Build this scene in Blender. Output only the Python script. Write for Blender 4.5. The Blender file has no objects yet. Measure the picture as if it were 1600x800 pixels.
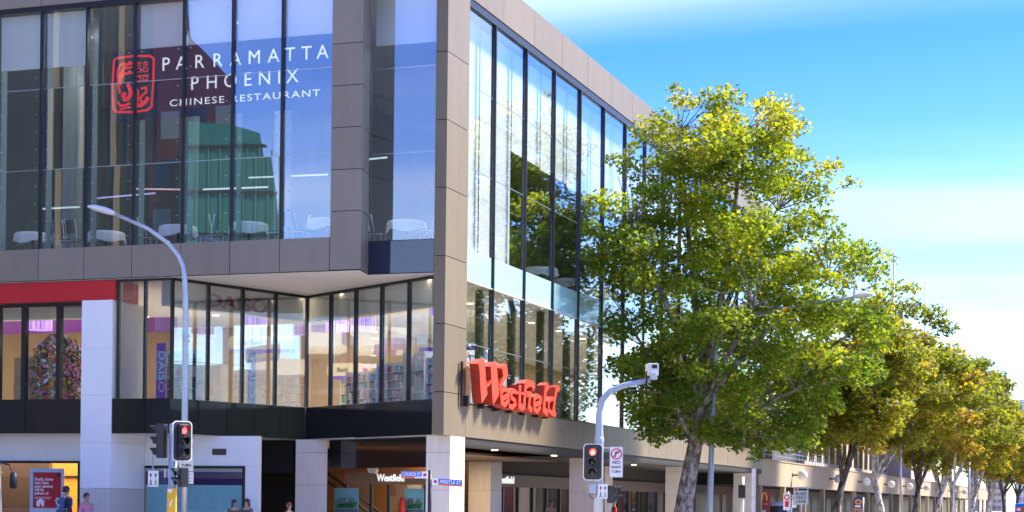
import bpy, bmesh, math, random
import numpy as np
from mathutils import Vector, Matrix

# ------------------------------------------------------------------ scene, camera, light
S = bpy.context.scene
COL = S.collection
R = math.radians
YAW, ROLL = 0.334556, 0.0114755
cam = bpy.data.cameras.new('camera'); camo = bpy.data.objects.new('camera', cam); COL.objects.link(camo)
cam.sensor_width = 36.0; cam.lens = 2784.62 / 1600 * 36
cam.shift_y = (784.9 - 400) / 1600
cam.clip_start = 0.5; cam.clip_end = 6000
camo.matrix_world = Matrix.Translation((19.713, -50.317, 1.65)) @ Matrix.Rotation(YAW, 4, 'Z') @ Matrix.Rotation(R(90), 4, 'X') @ Matrix.Rotation(ROLL, 4, 'Z')
S.camera = camo
SUN_AZ, SUN_EL = R(36), R(46)          # azimuth from +x towards +y
sv = Vector((math.cos(SUN_EL) * math.cos(SUN_AZ), math.cos(SUN_EL) * math.sin(SUN_AZ), math.sin(SUN_EL)))
sl = bpy.data.lights.new('sun', 'SUN'); sl.energy = 1.3; sl.angle = R(12); sl.color = (1.0, 0.91, 0.78)
slo = bpy.data.objects.new('sun', sl); COL.objects.link(slo)
slo.rotation_euler = sv.to_track_quat('Z', 'Y').to_euler(); slo.location = (60, 40, 80)
W = bpy.data.worlds.new('World'); S.world = W; W.use_nodes = True
nt = W.node_tree; nt.nodes.clear()
def wn(t, **k):
    n = nt.nodes.new(t)
    for a, b in k.items(): setattr(n, a, b)
    return n
def wl(a, b): nt.links.new(a, b)
sky = wn('ShaderNodeTexSky', sky_type='NISHITA', sun_disc=False, sun_elevation=SUN_EL, sun_rotation=R(90) - SUN_AZ, altitude=0, air_density=1.0, dust_density=0.35, ozone_density=3.0)
hs = wn('ShaderNodeHueSaturation'); hs.inputs['Saturation'].default_value = 1.5; hs.inputs['Value'].default_value = 0.40; hs.inputs['Hue'].default_value = 0.53
wl(sky.outputs[0], hs.inputs['Color'])
tc = wn('ShaderNodeTexCoord'); sep = wn('ShaderNodeSeparateXYZ'); wl(tc.outputs['Generated'], sep.inputs[0])
def wm(op, a, b=None, c=None):
    n = wn('ShaderNodeMath', operation=op)
    for i, v in enumerate((a, b, c)):
        if v is None: continue
        if isinstance(v, (int, float)): n.inputs[i].default_value = v
        else: wl(v, n.inputs[i])
    return n.outputs[0]
zc = wm('MAXIMUM', sep.outputs[2], 0.0)
zz = wm('ADD', zc, 0.12)
px = wm('DIVIDE', sep.outputs[0], zz); py = wm('DIVIDE', sep.outputs[1], zz)
cmb = wn('ShaderNodeCombineXYZ'); wl(px, cmb.inputs[0]); wl(py, cmb.inputs[1])
mp = wn('ShaderNodeMapping'); mp.inputs['Rotation'].default_value = (0, 0, R(65)); mp.inputs['Scale'].default_value = (0.3, 1.0, 1); mp.inputs['Location'].default_value = (2.2, 8.0, 0); wl(cmb.outputs[0], mp.inputs[0])
n1 = wn('ShaderNodeTexNoise'); n1.inputs['Scale'].default_value = 0.9; n1.inputs['Detail'].default_value = 5; n1.inputs['Roughness'].default_value = 0.45; n1.inputs['Distortion'].default_value = 0.4
wl(mp.outputs[0], n1.inputs[0])
cr1 = wn('ShaderNodeMapRange', interpolation_type='SMOOTHSTEP'); cr1.inputs[1].default_value = 0.38; cr1.inputs[2].default_value = 0.75; cr1.inputs[3].default_value = 0.0; cr1.inputs[4].default_value = 0.44
wl(n1.outputs[0], cr1.inputs[0])
# low cumulus further away, all round the horizon
n2 = wn('ShaderNodeTexNoise'); n2.inputs['Scale'].default_value = 5.0; n2.inputs['Detail'].default_value = 7; n2.inputs['Roughness'].default_value = 0.55
mp2 = wn('ShaderNodeMapping'); mp2.inputs['Scale'].default_value = (1, 1, 2.6); wl(tc.outputs['Generated'], mp2.inputs[0]); wl(mp2.outputs[0], n2.inputs[0])
cr2 = wn('ShaderNodeMapRange', interpolation_type='SMOOTHSTEP'); cr2.inputs[1].default_value = 0.53; cr2.inputs[2].default_value = 0.66; cr2.inputs[3].default_value = 0.0; cr2.inputs[4].default_value = 0.8
wl(n2.outputs[0], cr2.inputs[0])
low = wn('ShaderNodeMapRange', interpolation_type='SMOOTHSTEP'); low.inputs[1].default_value = 0.03; low.inputs[2].default_value = 0.10; low.inputs[3].default_value = 1.0; low.inputs[4].default_value = 0.0
wl(zc, low.inputs[0])
cum = wm('MULTIPLY', cr2.outputs[0], low.outputs[0])
mask = wm('MAXIMUM', cr1.outputs[0], cum)
mix = wn('ShaderNodeMix', data_type='RGBA'); wl(mask, mix.inputs['Factor']); tint = wn('ShaderNodeMix', data_type='RGBA', blend_type='MULTIPLY'); tint.inputs['Factor'].default_value = 1.0; tint.inputs['B'].default_value = (0.82, 0.895, 0.97, 1); wl(hs.outputs[0], tint.inputs['A']); wl(tint.outputs['Result'], mix.inputs['A']); mix.inputs['B'].default_value = (2.8, 2.85, 2.95, 1)
bg = wn('ShaderNodeBackground'); bg.inputs['Strength'].default_value = 0.10
wl(mix.outputs['Result'], bg.inputs[0])
wo = wn('ShaderNodeOutputWorld'); wl(bg.outputs[0], wo.inputs[0])
vs = S.view_settings; vs.view_transform = 'Standard'; vs.look = 'None'; vs.gamma = 1.0; vs.use_curve_mapping = False; vs.exposure = 3.38
S.render.engine = 'CYCLES'
cy = S.cycles; cy.use_denoising = True; cy.max_bounces = 10; cy.diffuse_bounces = 6; cy.glossy_bounces = 4; cy.transmission_bounces = 4; cy.transparent_max_bounces = 24; cy.caustics_reflective = False; cy.caustics_refractive = False; cy.sample_clamp_indirect = 4.0

# ------------------------------------------------------------------ materials
MATS = {}
def M(name, col, rough=0.55, metal=0.0, var=0.06, scale=1.5, bump=0.0, spec=0.5, emit=0.0, stretch=(1, 1, 1), coat=0.0):
    if name in MATS: return MATS[name]
    m = bpy.data.materials.new(name); m.use_nodes = True; t = m.node_tree; b = t.nodes['Principled BSDF']
    b.inputs['Roughness'].default_value = rough; b.inputs['Metallic'].default_value = metal; b.inputs['Specular IOR Level'].default_value = spec
    b.inputs['Coat Weight'].default_value = coat; b.inputs['Coat Roughness'].default_value = 0.08
    tcn = t.nodes.new('ShaderNodeTexCoord'); mpn = t.nodes.new('ShaderNodeMapping'); mpn.inputs['Scale'].default_value = stretch
    t.links.new(tcn.outputs['Object'], mpn.inputs[0])
    ns = t.nodes.new('ShaderNodeTexNoise'); ns.inputs['Scale'].default_value = scale; ns.inputs['Detail'].default_value = 5; ns.inputs['Roughness'].default_value = 0.6
    t.links.new(mpn.outputs[0], ns.inputs[0])
    oi = t.nodes.new('ShaderNodeObjectInfo')
    ad = t.nodes.new('ShaderNodeMath'); ad.operation = 'MULTIPLY_ADD'; ad.inputs[1].default_value = 0.35; t.links.new(oi.outputs['Random'], ad.inputs[0]); t.links.new(ns.outputs[0], ad.inputs[2])
    mr = t.nodes.new('ShaderNodeMapRange'); mr.inputs[1].default_value = 0.3; mr.inputs[2].default_value = 1.05; mr.inputs[3].default_value = 1 - var; mr.inputs[4].default_value = 1 + var
    t.links.new(ad.outputs[0], mr.inputs[0])
    vm = t.nodes.new('ShaderNodeVectorMath'); vm.operation = 'SCALE'; vm.inputs[0].default_value = col[:3]
    t.links.new(mr.outputs[0], vm.inputs['Scale']); t.links.new(vm.outputs[0], b.inputs['Base Color'])
    if bump:
        bp = t.nodes.new('ShaderNodeBump'); bp.inputs['Strength'].default_value = bump; bp.inputs['Distance'].default_value = 0.02
        t.links.new(ns.outputs[0], bp.inputs['Height']); t.links.new(bp.outputs[0], b.inputs['Normal'])
    if emit:
        b.inputs['Emission Color'].default_value = (*col[:3], 1); b.inputs['Emission Strength'].default_value = emit
    MATS[name] = m; return m
def glass(name, tint, base, rough=0.0):
    m = bpy.data.materials.new(name); m.use_nodes = True; t = m.node_tree; t.nodes.clear()
    o = t.nodes.new('ShaderNodeOutputMaterial'); mx = t.nodes.new('ShaderNodeMixShader'); tr = t.nodes.new('ShaderNodeBsdfTransparent'); gl = t.nodes.new('ShaderNodeBsdfGlossy')
    tr.inputs[0].default_value = (*tint, 1); gl.inputs['Roughness'].default_value = rough; gl.inputs[0].default_value = (0.94, 0.97, 1, 1)
    lw = t.nodes.new('ShaderNodeLayerWeight'); lw.inputs[0].default_value = 0.5
    pw = t.nodes.new('ShaderNodeMath'); pw.operation = 'POWER'; pw.inputs[1].default_value = 3.5; t.links.new(lw.outputs['Facing'], pw.inputs[0])
    mr = t.nodes.new('ShaderNodeMapRange'); mr.inputs[3].default_value = base; mr.inputs[4].default_value = 0.95; t.links.new(pw.outputs[0], mr.inputs[0])
    tcn = t.nodes.new('ShaderNodeTexCoord'); ns = t.nodes.new('ShaderNodeTexNoise'); ns.inputs['Scale'].default_value = 0.45; ns.inputs['Detail'].default_value = 1
    t.links.new(tcn.outputs['Object'], ns.inputs[0])
    bp = t.nodes.new('ShaderNodeBump'); bp.inputs['Strength'].default_value = 0.03; bp.inputs['Distance'].default_value = 0.04; t.links.new(ns.outputs[0], bp.inputs['Height']); t.links.new(bp.outputs[0], gl.inputs['Normal'])
    t.links.new(mr.outputs[0], mx.inputs[0]); t.links.new(tr.outputs[0], mx.inputs[1]); t.links.new(gl.outputs[0], mx.inputs[2]); t.links.new(mx.outputs[0], o.inputs[0])
    MATS[name] = m; return m
def EM(name, col, s):
    if name in MATS: return MATS[name]
    m = bpy.data.materials.new(name); m.use_nodes = True; t = m.node_tree; b = t.nodes['Principled BSDF']
    b.inputs['Base Color'].default_value = (0.8, 0.8, 0.8, 1); b.inputs['Emission Color'].default_value = (*col, 1); b.inputs['Emission Strength'].default_value = s
    MATS[name] = m; return m

bronze = M('bronze panel', (0.165, 0.128, 0.076), 0.5, 0.08, 0.15, 0.9, stretch=(2.5, 2.5, 0.4), spec=0.6)
bronze_shaded = M('bronze panel shaded', (0.225, 0.185, 0.142), 0.45, 0.10, 0.13, 0.9, stretch=(2.2, 2.2, 0.5), spec=0.6)  # same bronze, greyed: tone of the shaded facade put into the colour
backing = M('dark joint backing', (0.02, 0.018, 0.016), 0.8)
blackp = M('gloss black panel', (0.012, 0.012, 0.014), 0.10, 0.0, 0.1, spec=0.9)
frame = M('dark metal frame', (0.018, 0.017, 0.018), 0.4, 0.3)
white = M('white render', (0.82, 0.82, 0.82), 0.7, 0, 0.06, 0.8, stretch=(1, 1, 0.3))
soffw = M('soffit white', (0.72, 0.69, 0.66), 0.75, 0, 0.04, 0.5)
stone = M('pale travertine', (0.62, 0.565, 0.51), 0.6, 0, 0.13, 2.2, 0.05, stretch=(5, 5, 0.5))
red = M('red fascia', (0.52, 0.014, 0.02), 0.35, 0, 0.08, 0.6)
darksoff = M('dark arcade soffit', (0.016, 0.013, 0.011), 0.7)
G_L = glass('clear facade glass', (0.96, 0.98, 0.98), 0.17)
G_R = glass('street facade glass', (0.96, 0.985, 0.985), 0.12)
G_S = glass('shop glass', (0.95, 0.97, 0.97), 0.05)
teal = M('pale green spandrel', (0.32, 0.55, 0.54), 0.08, 0, 0.05, spec=0.8)
galv = M('galvanised steel', (0.42, 0.45, 0.49), 0.38, 0.75, 0.10, 4)
bluegal = M('grey blue pole paint', (0.36, 0.43, 0.52), 0.4, 0.25, 0.08, 4)
blk = M('black plastic', (0.02, 0.02, 0.023), 0.5)
wht = M('white paint', (0.78, 0.78, 0.78), 0.5)
ylw = M('yellow paint', (0.75, 0.42, 0.02), 0.45)
cream = M('cream render', (0.33, 0.255, 0.165), 0.75, 0, 0.10, 0.6, stretch=(1, 1, 0.4))
brick_b = M('brown shopfront wall', (0.13, 0.075, 0.05), 0.7, 0, 0.2, 2)
asphalt = M('asphalt', (0.05, 0.05, 0.052), 0.9, 0, 0.2, 6, 0.2)
pave = M('concrete paving', (0.50, 0.455, 0.39), 0.8, 0, 0.15, 3, 0.1)
ink = M('black print', (0.015, 0.015, 0.015), 0.6)
signblue = M('sign blue', (0.012, 0.12, 0.62), 0.4)
signred = M('sign red', (0.6, 0.015, 0.02), 0.4)
signorange = M('sign orange', (0.8, 0.11, 0.01), 0.45)

# ------------------------------------------------------------------ mesh helpers
class MB:
    def __init__(s): s.v = []; s.f = []
    def add(s, vs, fs):
        o = len(s.v); s.v += [tuple(v) for v in vs]; s.f += [tuple(i + o for i in f) for f in fs]; return s
    def box(s, x0, x1, y0, y1, z0, z1):
        return s.add([(x0, y0, z0), (x1, y0, z0), (x1, y1, z0), (x0, y1, z0), (x0, y0, z1), (x1, y0, z1), (x1, y1, z1), (x0, y1, z1)],
                     [(0, 3, 2, 1), (4, 5, 6, 7), (0, 1, 5, 4), (1, 2, 6, 5), (2, 3, 7, 6), (3, 0, 4, 7)])
    def prism(s, pts, fn0, fn1):
        """closed 2D polygon swept between two placements"""
        n = len(pts); a = [fn0(*p) for p in pts]; b = [fn1(*p) for p in pts]
        return s.add(a + b, [tuple(range(n))[::-1], tuple(range(n, 2 * n))] + [(i, (i + 1) % n, n + (i + 1) % n, n + i) for i in range(n)])
    def slab(s, pts, z0, z1):
        return s.prism(pts, lambda x, y: (x, y, z0), lambda x, y: (x, y, z1))
    def tube(s, pts, rad, n=10, cap=True):
        P = [Vector(p) for p in pts]; rs = rad if hasattr(rad, '__len__') else [rad] * len(P)
        o = len(s.v); up = None
        for i, p in enumerate(P):
            d = (P[min(i + 1, len(P) - 1)] - P[max(i - 1, 0)]).normalized()
            if up is None: up = d.orthogonal().normalized()
            up = (up - d * up.dot(d))
            up = up.normalized() if up.length > 1e-6 else d.orthogonal().normalized()
            w = d.cross(up)
            for k in range(n):
                a = 2 * math.pi * k / n; s.v.append(tuple(p + (up * math.cos(a) + w * math.sin(a)) * rs[i]))
        for i in range(len(P) - 1):
            for k in range(n):
                a = o + i * n + k; b = o + i * n + (k + 1) % n; s.f.append((a, b, b + n, a + n))
        if cap:
            s.f.append(tuple(o + k for k in range(n))[::-1]); s.f.append(tuple(o + (len(P) - 1) * n + k for k in range(n)))
        return s
    def lathe(s, prof, n=16, c=(0, 0, 0)):
        o = len(s.v)
        for r, z in prof:
            for k in range(n):
                a = 2 * math.pi * k / n; s.v.append((c[0] + r * math.cos(a), c[1] + r * math.sin(a), c[2] + z))
        for i in range(len(prof) - 1):
            for k in range(n):
                a = o + i * n + k; b = o + i * n + (k + 1) % n; s.f.append((a, b, b + n, a + n))
        s.f.append(tuple(o + k for k in range(n))[::-1]); s.f.append(tuple(o + (len(prof) - 1) * n + k for k in range(n)))
        return s
    def build(s, name, mat, parent=None, smooth=False, loc=None, rz=0.0, bevel=0.0):
        me = bpy.data.meshes.new(name); me.from_pydata(s.v, [], s.f); me.materials.append(mat)
        if smooth: me.polygons.foreach_set('use_smooth', [True] * len(me.polygons))
        me.update()
        return obj(name, me, parent, loc, rz, bevel)
def obj(name, me, parent=None, loc=None, rz=0.0, bevel=0.0):
    o = bpy.data.objects.new(name, me); COL.objects.link(o)
    if loc: o.location = loc
    if rz: o.rotation_euler = (0, 0, rz)
    if parent: o.parent = parent
    if bevel:
        b = o.modifiers.new('bevel', 'BEVEL'); b.width = bevel; b.segments = 2; b.limit_method = 'ANGLE'
    return o
def tag(o, label, cat, group=None, kind=None):
    o['label'] = label; o['category'] = cat
    if group: o['group'] = group
    if kind: o['kind'] = kind
    return o
def thing(name, label, cat, loc=(0, 0, 0), rz=0.0, group=None):
    return tag(obj(name, None, None, loc, rz), label, cat, group)
def struct(o): o['kind'] = 'structure'; return o
def B(name, x0, x1, y0, y1, z0, z1, mat, parent=None, bevel=0.0):
    return MB().box(x0, x1, y0, y1, z0, z1).build(name, mat, parent, bevel=bevel)
def copy_tree(o, parent=None):
    c = o.copy(); COL.objects.link(c); c.parent = parent
    for ch in list(o.children): copy_tree(ch, c)
    return c
def plane_fn(origin, ux, uy, off=0.0):
    """2D (u,v) -> 3D on a plane spanned by ux, uy; off along ux x uy"""
    o, a, b = Vector(origin), Vector(ux), Vector(uy); n = a.cross(b)
    return lambda u, v: tuple(o + a * u + b * v + n * off)
FACE_Y = ((1, 0, 0), (0, 0, 1))          # faces -y (the square)
FACE_X = ((0, 1, 0), (0, 0, 1))          # faces +x (the street)
CAMX = (math.cos(YAW), math.sin(YAW), 0)
FACE_C = (CAMX, (0, 0, 1))               # faces the junction, square to the view
_tc = {}
def text(body, size, origin, axes, mat, name='lettering', parent=None, align='LEFT', depth=0.004, width=None, bold=0.0, spacing=1.0, shear=0.0):
    cu = bpy.data.curves.new('t', 'FONT'); cu.body = body; cu.size = size; cu.align_x = align; cu.extrude = depth; cu.offset = bold; cu.space_character = spacing; cu.shear = shear; cu.resolution_u = 3
    ob = bpy.data.objects.new('t', cu); COL.objects.link(ob)
    me = bpy.data.meshes.new_from_object(ob); COL.objects.unlink(ob); bpy.data.objects.remove(ob)
    co = np.zeros(len(me.vertices) * 3); me.vertices.foreach_get('co', co); co = co.reshape(-1, 3)
    if width:
        w0 = co[:, 0].max() - co[:, 0].min(); co[:, 0] *= width / w0
        if align == 'LEFT': co[:, 0] -= co[:, 0].min()
    a, b = np.array(axes[0], float), np.array(axes[1], float); n = np.cross(a, b)
    me.vertices.foreach_set('co', (np.array(origin) + co[:, :1] * a + co[:, 1:2] * b + co[:, 2:] * n).ravel())
    me.materials.clear(); me.materials.append(mat); me.update()
    return obj(name, me, parent)
def ribbon(pts, hw):
    """outline polygon of a stroke with half width hw"""
    P = [Vector((p[0], p[1])) for p in pts]; l, r = [], []
    for i, p in enumerate(P):
        d0 = (P[i] - P[i - 1]).normalized() if i else None; d1 = (P[i + 1] - P[i]).normalized() if i < len(P) - 1 else None
        d = ((d0 or d1) + (d1 or d0)); d = d.normalized() if d.length > 1e-5 else (d1 or d0)
        k = 1 / max(0.6, d.dot(d1 or d0)); nn = Vector((-d.y, d.x)) * hw * k
        l.append(p + nn); r.append(p - nn)
    return l, r
def stroke(mb, pts, hw, fn0, fn1):
    l, r = ribbon(pts, hw)
    for i in range(len(l) - 1):
        mb.prism([l[i], r[i], r[i + 1], l[i + 1]], fn0, fn1)
rnd = random.Random(7)
# ------------------------------------------------------------------ ground and roads
struct(B('ground', -900, 900, -900, 1600, -0.6, -0.02, M('far ground', (0.26, 0.245, 0.22), 0.9, 0, 0.2, 0.05)))
struct(B('road', 6.5, 18.5, -400, 700, -0.3, -0.004, asphalt))
road2 = struct(B('road', -300, 6.49, -23, -7.5, -0.3, -0.004, asphalt)); road3 = struct(B('road', 18.51, 300, -23, -7.5, -0.3, -0.004, asphalt))
struct(MB().slab([(-300, -7.35), (4.5, -7.35), (5.7, -6.9), (6.2, -5.8), (6.35, -4.5), (6.35, 700), (-300, 700)], -0.3, 0.12).build('footpath', pave))
struct(B('footpath', 18.65, 26, -400, -23.2, -0.3, 0.12, pave)); struct(B('footpath', 18.65, 26, -7.3, 700, -0.3, 0.12, pave)); struct(B('footpath', -300, 6.35, -400, -23.2, -0.3, 0.12, pave))
kerbm = M('kerb concrete', (0.36, 0.35, 0.33), 0.8)
struct(B('kerb', 6.352, 6.5, -4.5, 700, -0.2, 0.125, kerbm)); struct(B('kerb', -300, 4.5, -7.5, -7.352, -0.2, 0.125, kerbm))
road_paint = M('road paint', (0.7, 0.7, 0.68), 0.7, 0, 0.15, 8)
mk = MB()
for k in range(30): mk.box(12.4, 12.55, 2 + k * 9, 5 + k * 9, -0.003, 0.003)
for k in range(12): mk.box(6.9 + k * 0.97, 7.4 + k * 0.97, -6.4, -3.4, -0.003, 0.003)
mk.box(7, 18, -2.2, -1.8, -0.003, 0.003)
struct(mk.build('road_marking', road_paint))

# ------------------------------------------------------------------ the shopping centre
YL = -1.14
A, Bc, Cc = (-8.77, -1.12), (-6.79, 4.49), (-0.38, 0.28)
bld = thing('shopping_centre', 'three storey glass fronted shopping centre clad in bronze panels on the corner', 'building')
G = 0.011
def panels(name, axis, edges, plane, z0, z1, mat, th=0.06, backdir=1):
    """a row of panels: axis 'x' faces -y at y=plane, axis 'y' faces +x at x=plane"""
    for a, b in zip(edges[:-1], edges[1:]):
        if axis == 'x': B(name, a + G, b - G, plane, plane + th, z0, z1, mat, bld)
        else: B(name, plane - th, plane, a + G, b - G, z0, z1, mat, bld)
    a, b = edges[0] + 0.004, edges[-1] - 0.004
    if axis == 'x': B('panel_backing', a, b, plane + 0.035, plane + 0.12, z0 + 0.006, z1 - 0.006, backing, bld)
    else: B('panel_backing', plane - 0.12, plane - 0.035, a, b, z0 + 0.006, z1 - 0.006, backing, bld)
def pane(name, p0, p1, z0, z1, mat, th=0.016, tilt=0.0016):
    """upright glass pane between two plan points"""
    a, b = Vector((p0[0], p0[1], 0)), Vector((p1[0], p1[1], 0)); n = Vector((b.y - a.y, a.x - b.x, 0)).normalized() * th / 2
    t = n.normalized() * (rnd.uniform(-tilt, tilt) * (z1 - z0)); u = n.normalized() * rnd.uniform(-tilt, tilt) * (b - a).length
    Z0, Z1 = Vector((0, 0, z0)), Vector((0, 0, z1))
    vs = [a - n + Z0 - u, b - n + Z0 + u, b + n + Z0 + u, a + n + Z0 - u, a - n + Z1 + t - u, b - n + Z1 + t + u, b + n + Z1 + t + u, a + n + Z1 + t - u]
    return MB().add(vs, [(0, 3, 2, 1), (4, 5, 6, 7), (0, 1, 5, 4), (1, 2, 6, 5), (2, 3, 7, 6), (3, 0, 4, 7)]).build(name, mat, bld)
def post(name, p, d, w, dep, z0, z1, mat, parent=None):
    """upright bar at plan point p, w along direction d and dep across"""
    d = Vector(d).normalized(); n = Vector((d.y, -d.x)); p = Vector(p)
    q = [p - d * w / 2 - n * dep / 2, p + d * w / 2 - n * dep / 2, p + d * w / 2 + n * dep / 2, p - d * w / 2 + n * dep / 2]
    return MB().slab([(v.x, v.y) for v in q], z0, z1).build(name, mat, parent or bld)
def rail(name, p0, p1, w, z0, z1, mat, parent=None):
    a, b = Vector(p0), Vector(p1); d = (b - a).normalized(); n = Vector((d.y, -d.x)) * w / 2
    return MB().slab([(v.x, v.y) for v in (a - n, b - n, b + n, a + n)], z0, z1).build(name, mat, parent or bld)

# --- upper left volume over the square
LX = [-34.3 + 1.72 * k for k in range(18)]
LX = [x for x in LX if x < -14] + [-13.63, -11.94, -10.19, -8.44, -6.72, -5.01, -3.33]
panels('cladding_panel', 'x', LX, YL, 8.62, 9.63, bronze_shaded)
panels('cladding_panel', 'x', LX + [-2.31], YL, 17.46, 18.7, bronze_shaded)
B('reveal_strip', LX[0], -3.34, YL + 0.03, YL + 0.25, 17.30, 17.455, frame, bld)
for x in LX[:-1]:
    B('mullion', x - 0.035, x + 0.035, YL + 0.02, YL + 0.16, 9.635, 17.295, frame, bld)
    B('glass_fin', x - 0.012, x + 0.012, YL + 0.40, YL + 0.7, 9.65, 17.28, M('fin edge', (0.25, 0.33, 0.33), 0.2), bld)
fit = MB()
for x in LX[:-1]:
    for s_ in (-0.22, 0.22):
        for k in range(13):
            z = 9.95 + k * 0.58
            fit.box(x + s_ - 0.015, x + s_ + 0.015, YL + 0.085, YL + 0.105, z - 0.015, z + 0.015)
fo = fit.build('glass_bolts', galv, bld); fo['kind'] = 'stuff'
for a, b in zip(LX[:-1], LX[1:]):
    for z0, z1 in ((9.64, 12.19), (12.21, 14.80), (14.82, 17.29)):
        pane('glass_pane', (a + 0.036, YL + 0.12), (b - 0.036, YL + 0.12), z0, z1, G_L)
for z in (12.2, 14.81): B('glazing_joint', LX[0], -3.34, YL + 0.128, YL + 0.14, z - 0.012, z + 0.012, galv, bld)
# bronze pier at the end of the volume, its flank splayed back to the recessed bay
pier = [(-3.33, YL), (-2.30, YL), (-2.555, 0.0), (-3.33, 0.0)]
zs = [8.62, 10.4, 11.66, 12.93, 14.2, 15.47, 17.44]
ins = [(-3.318, YL), (-2.30, YL), (-2.555, 0.0), (-3.318, 0.0)]
for z0, z1 in zip(zs[:-1], zs[1:]):
    o = MB().slab(ins, z0 + G, z1 - G).build('cladding_panel', bronze_shaded if z0 > 9 else bronze_shaded, bld)
MB().slab([(-3.3, YL + 0.03), (-2.33, YL + 0.03), (-2.58, -0.02), (-3.3, -0.02)], 8.63, 17.4).build('panel_backing', backing, bld)
# recessed bay with glossy spandrel
B('gloss_panel', -2.57, -0.39, 0.0, 0.05, 8.63, 9.62, M('gloss black panel sky tint', (0.012, 0.02, 0.045), 0.06, 0, 0.05, spec=1.0), bld)  # black panel with the blue of reflected sky put into its colour
B('panel_backing', -2.57, -0.385, 0.06, 0.2, 8.60, 9.64, frame, bld)
for z0, z1 in ((9.65, 12.30), (12.32, 14.92), (14.94, 17.44)): pane('glass_pane', (-2.55, 0.08), (-0.385, 0.08), z0, z1, G_L)
for z in (12.31, 14.93): B('glazing_joint', -2.55, -0.39, 0.09, 0.10, z - 0.012, z + 0.012, galv, bld)
B('cladding_panel', -2.31 + G, -0.38 - G, 0.0, 0.06, 17.46, 18.7, bronze_shaded, bld)
# corner pier
cz = [3.68, 4.98, 7.05, 9.11, 11.18, 13.24, 15.3, 17.36, 18.7]
for z0, z1 in zip(cz[:-1], cz[1:]):
    o = B('cladding_panel', -0.38, 0.0, 0.0, 1.87, z0 + (G if z0 > 3.7 else 0), z1 - G, bronze, bld)
B('panel_backing', -0.35, -0.03, 0.03, 1.85, 3.7, 18.65, backing, bld)
# --- long street facade
RE = [1.87 + 0.01] + [5.02 + 3.2 * k for k in range(14)] + [49.5]
panels('cladding_panel', 'y', RE, 0.0, 17.45, 18.7, bronze)
panels('cladding_panel', 'y', RE, 0.0, 3.68, 4.71, bronze)
RM = [4.45 + 3.17 * k for k in range(15)]
RM = [y for y in RM if y < 49]
B('reveal_strip', -0.30, -0.03, 1.89, 49.4, 17.20, 17.44, frame, bld)
B('reveal_strip', -0.30, -0.03, 1.89, 49.4, 4.715, 4.76, frame, bld)
for y in RM:
    B('mullion', -0.20, -0.03, y - 0.04, y + 0.04, 4.765, 17.195, frame, bld)
    B('inner_post', -0.62, -0.42, y - 0.16, y + 0.16, 4.76, 8.55, frame, bld)
RY = [1.88] + RM + [49.45]
for a, b in zip(RY[:-1], RY[1:]):
    for z0, z1 in ((4.77, 6.64), (6.66, 8.60), (9.62, 12.19), (12.21, 14.80), (14.82, 17.19)):
        pane('glass_pane', (-0.12, a + 0.041), (-0.12, b - 0.041), z0, z1, G_R)
    B('spandrel_panel', -0.14, -0.11, a + 0.041, b - 0.041, 8.61, 9.61, teal, bld)
for z in (6.65, 12.2, 14.81): B('glazing_joint', -0.14, -0.128, 1.89, 49.4, z - 0.014, z + 0.014, galv, bld)
B('end_wall', -9, -0.001, 49.51, 49.8, 3.68, 18.7, M('end wall grey', (0.34, 0.31, 0.27), 0.7), bld)

# --- first floor: red fascia, windows, zigzag glazing and black spandrels
fl = thing
B('red_fascia', -34.3, -11.05, -1.08, -0.85, 7.93, 8.56, red, bld)
B('red_fascia', -11.049, -10.80, -1.08, 0.3, 7.93, 8.56, red, bld)
B('shadow_gap', -34.3, -10.7, -1.02, -0.4, 8.562, 8.615, frame, bld)
B('window_head', -34.3, -11.96, -0.84, -0.5, 7.80, 7.925, frame, bld)
WX = [-34.2 + 1.45 * k for k in range(14)] + [-14.36, -13.04]
for x in WX: B('mullion', x - 0.075, x + 0.075, -0.86, -0.66, 4.81, 7.80, frame, bld)
for a, b in zip(WX, WX[1:] + [-11.96]): pane('glass_pane', (a + 0.077, -0.76), (b - (0.077 if b > -11.97 else 0), -0.76), 4.81, 7.80, G_S)
bx = [-34.3 + 1.84 * k for k in range(12)] + [-11.99]
panels('black_panel', 'x', bx, -1.14, 3.69, 4.79, blackp)
# white corner column
for z0, z1 in ((1.95, 3.4), (3.405, 4.9), (4.905, 6.4), (6.405, 7.925)): B('column_panel', -11.97, -10.85, -1.16, 0.9, z0, z1, white, bld)
for x0, x1 in ((-11.97, -11.42), (-11.41, -10.85)): B('stone_slab', x0, x1, -1.155, 0.9, 0.12, 1.94, stone, bld)
# spandrels of the zigzag
panels('black_panel', 'x', [-10.845, -9.65, A[0]], -1.14, 3.69, 4.79, blackp)
def seg_pts(p, q, n): return [(p[0] + (q[0] - p[0]) * k / n, p[1] + (q[1] - p[1]) * k / n) for k in range(n + 1)]
def slant_panels(p, q, n, z0, z1, mat, name='black_panel', th=0.06):
    pts = seg_pts(p, q, n); d = (Vector(q) - Vector(p)).normalized(); nn = Vector((-d.y, d.x))
    for a, b in zip(pts[:-1], pts[1:]):
        a, b = Vector(a) + d * G, Vector(b) - d * G
        MB().slab([tuple(a), tuple(b), tuple(b + nn * th), tuple(a + nn * th)], z0, z1).build(name, mat, bld)
    a, b = Vector(p) + nn * 0.035, Vector(q) + nn * 0.035
    MB().slab([tuple(a), tuple(b), tuple(b + nn * 0.1), tuple(a + nn * 0.1)], z0 + 0.006, z1 - 0.006).build('panel_backing', backing, bld)
slant_panels(A, Bc, 5, 3.69, 4.79, blackp); slant_panels(Bc, Cc, 5, 3.69, 4.79, blackp)
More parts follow.
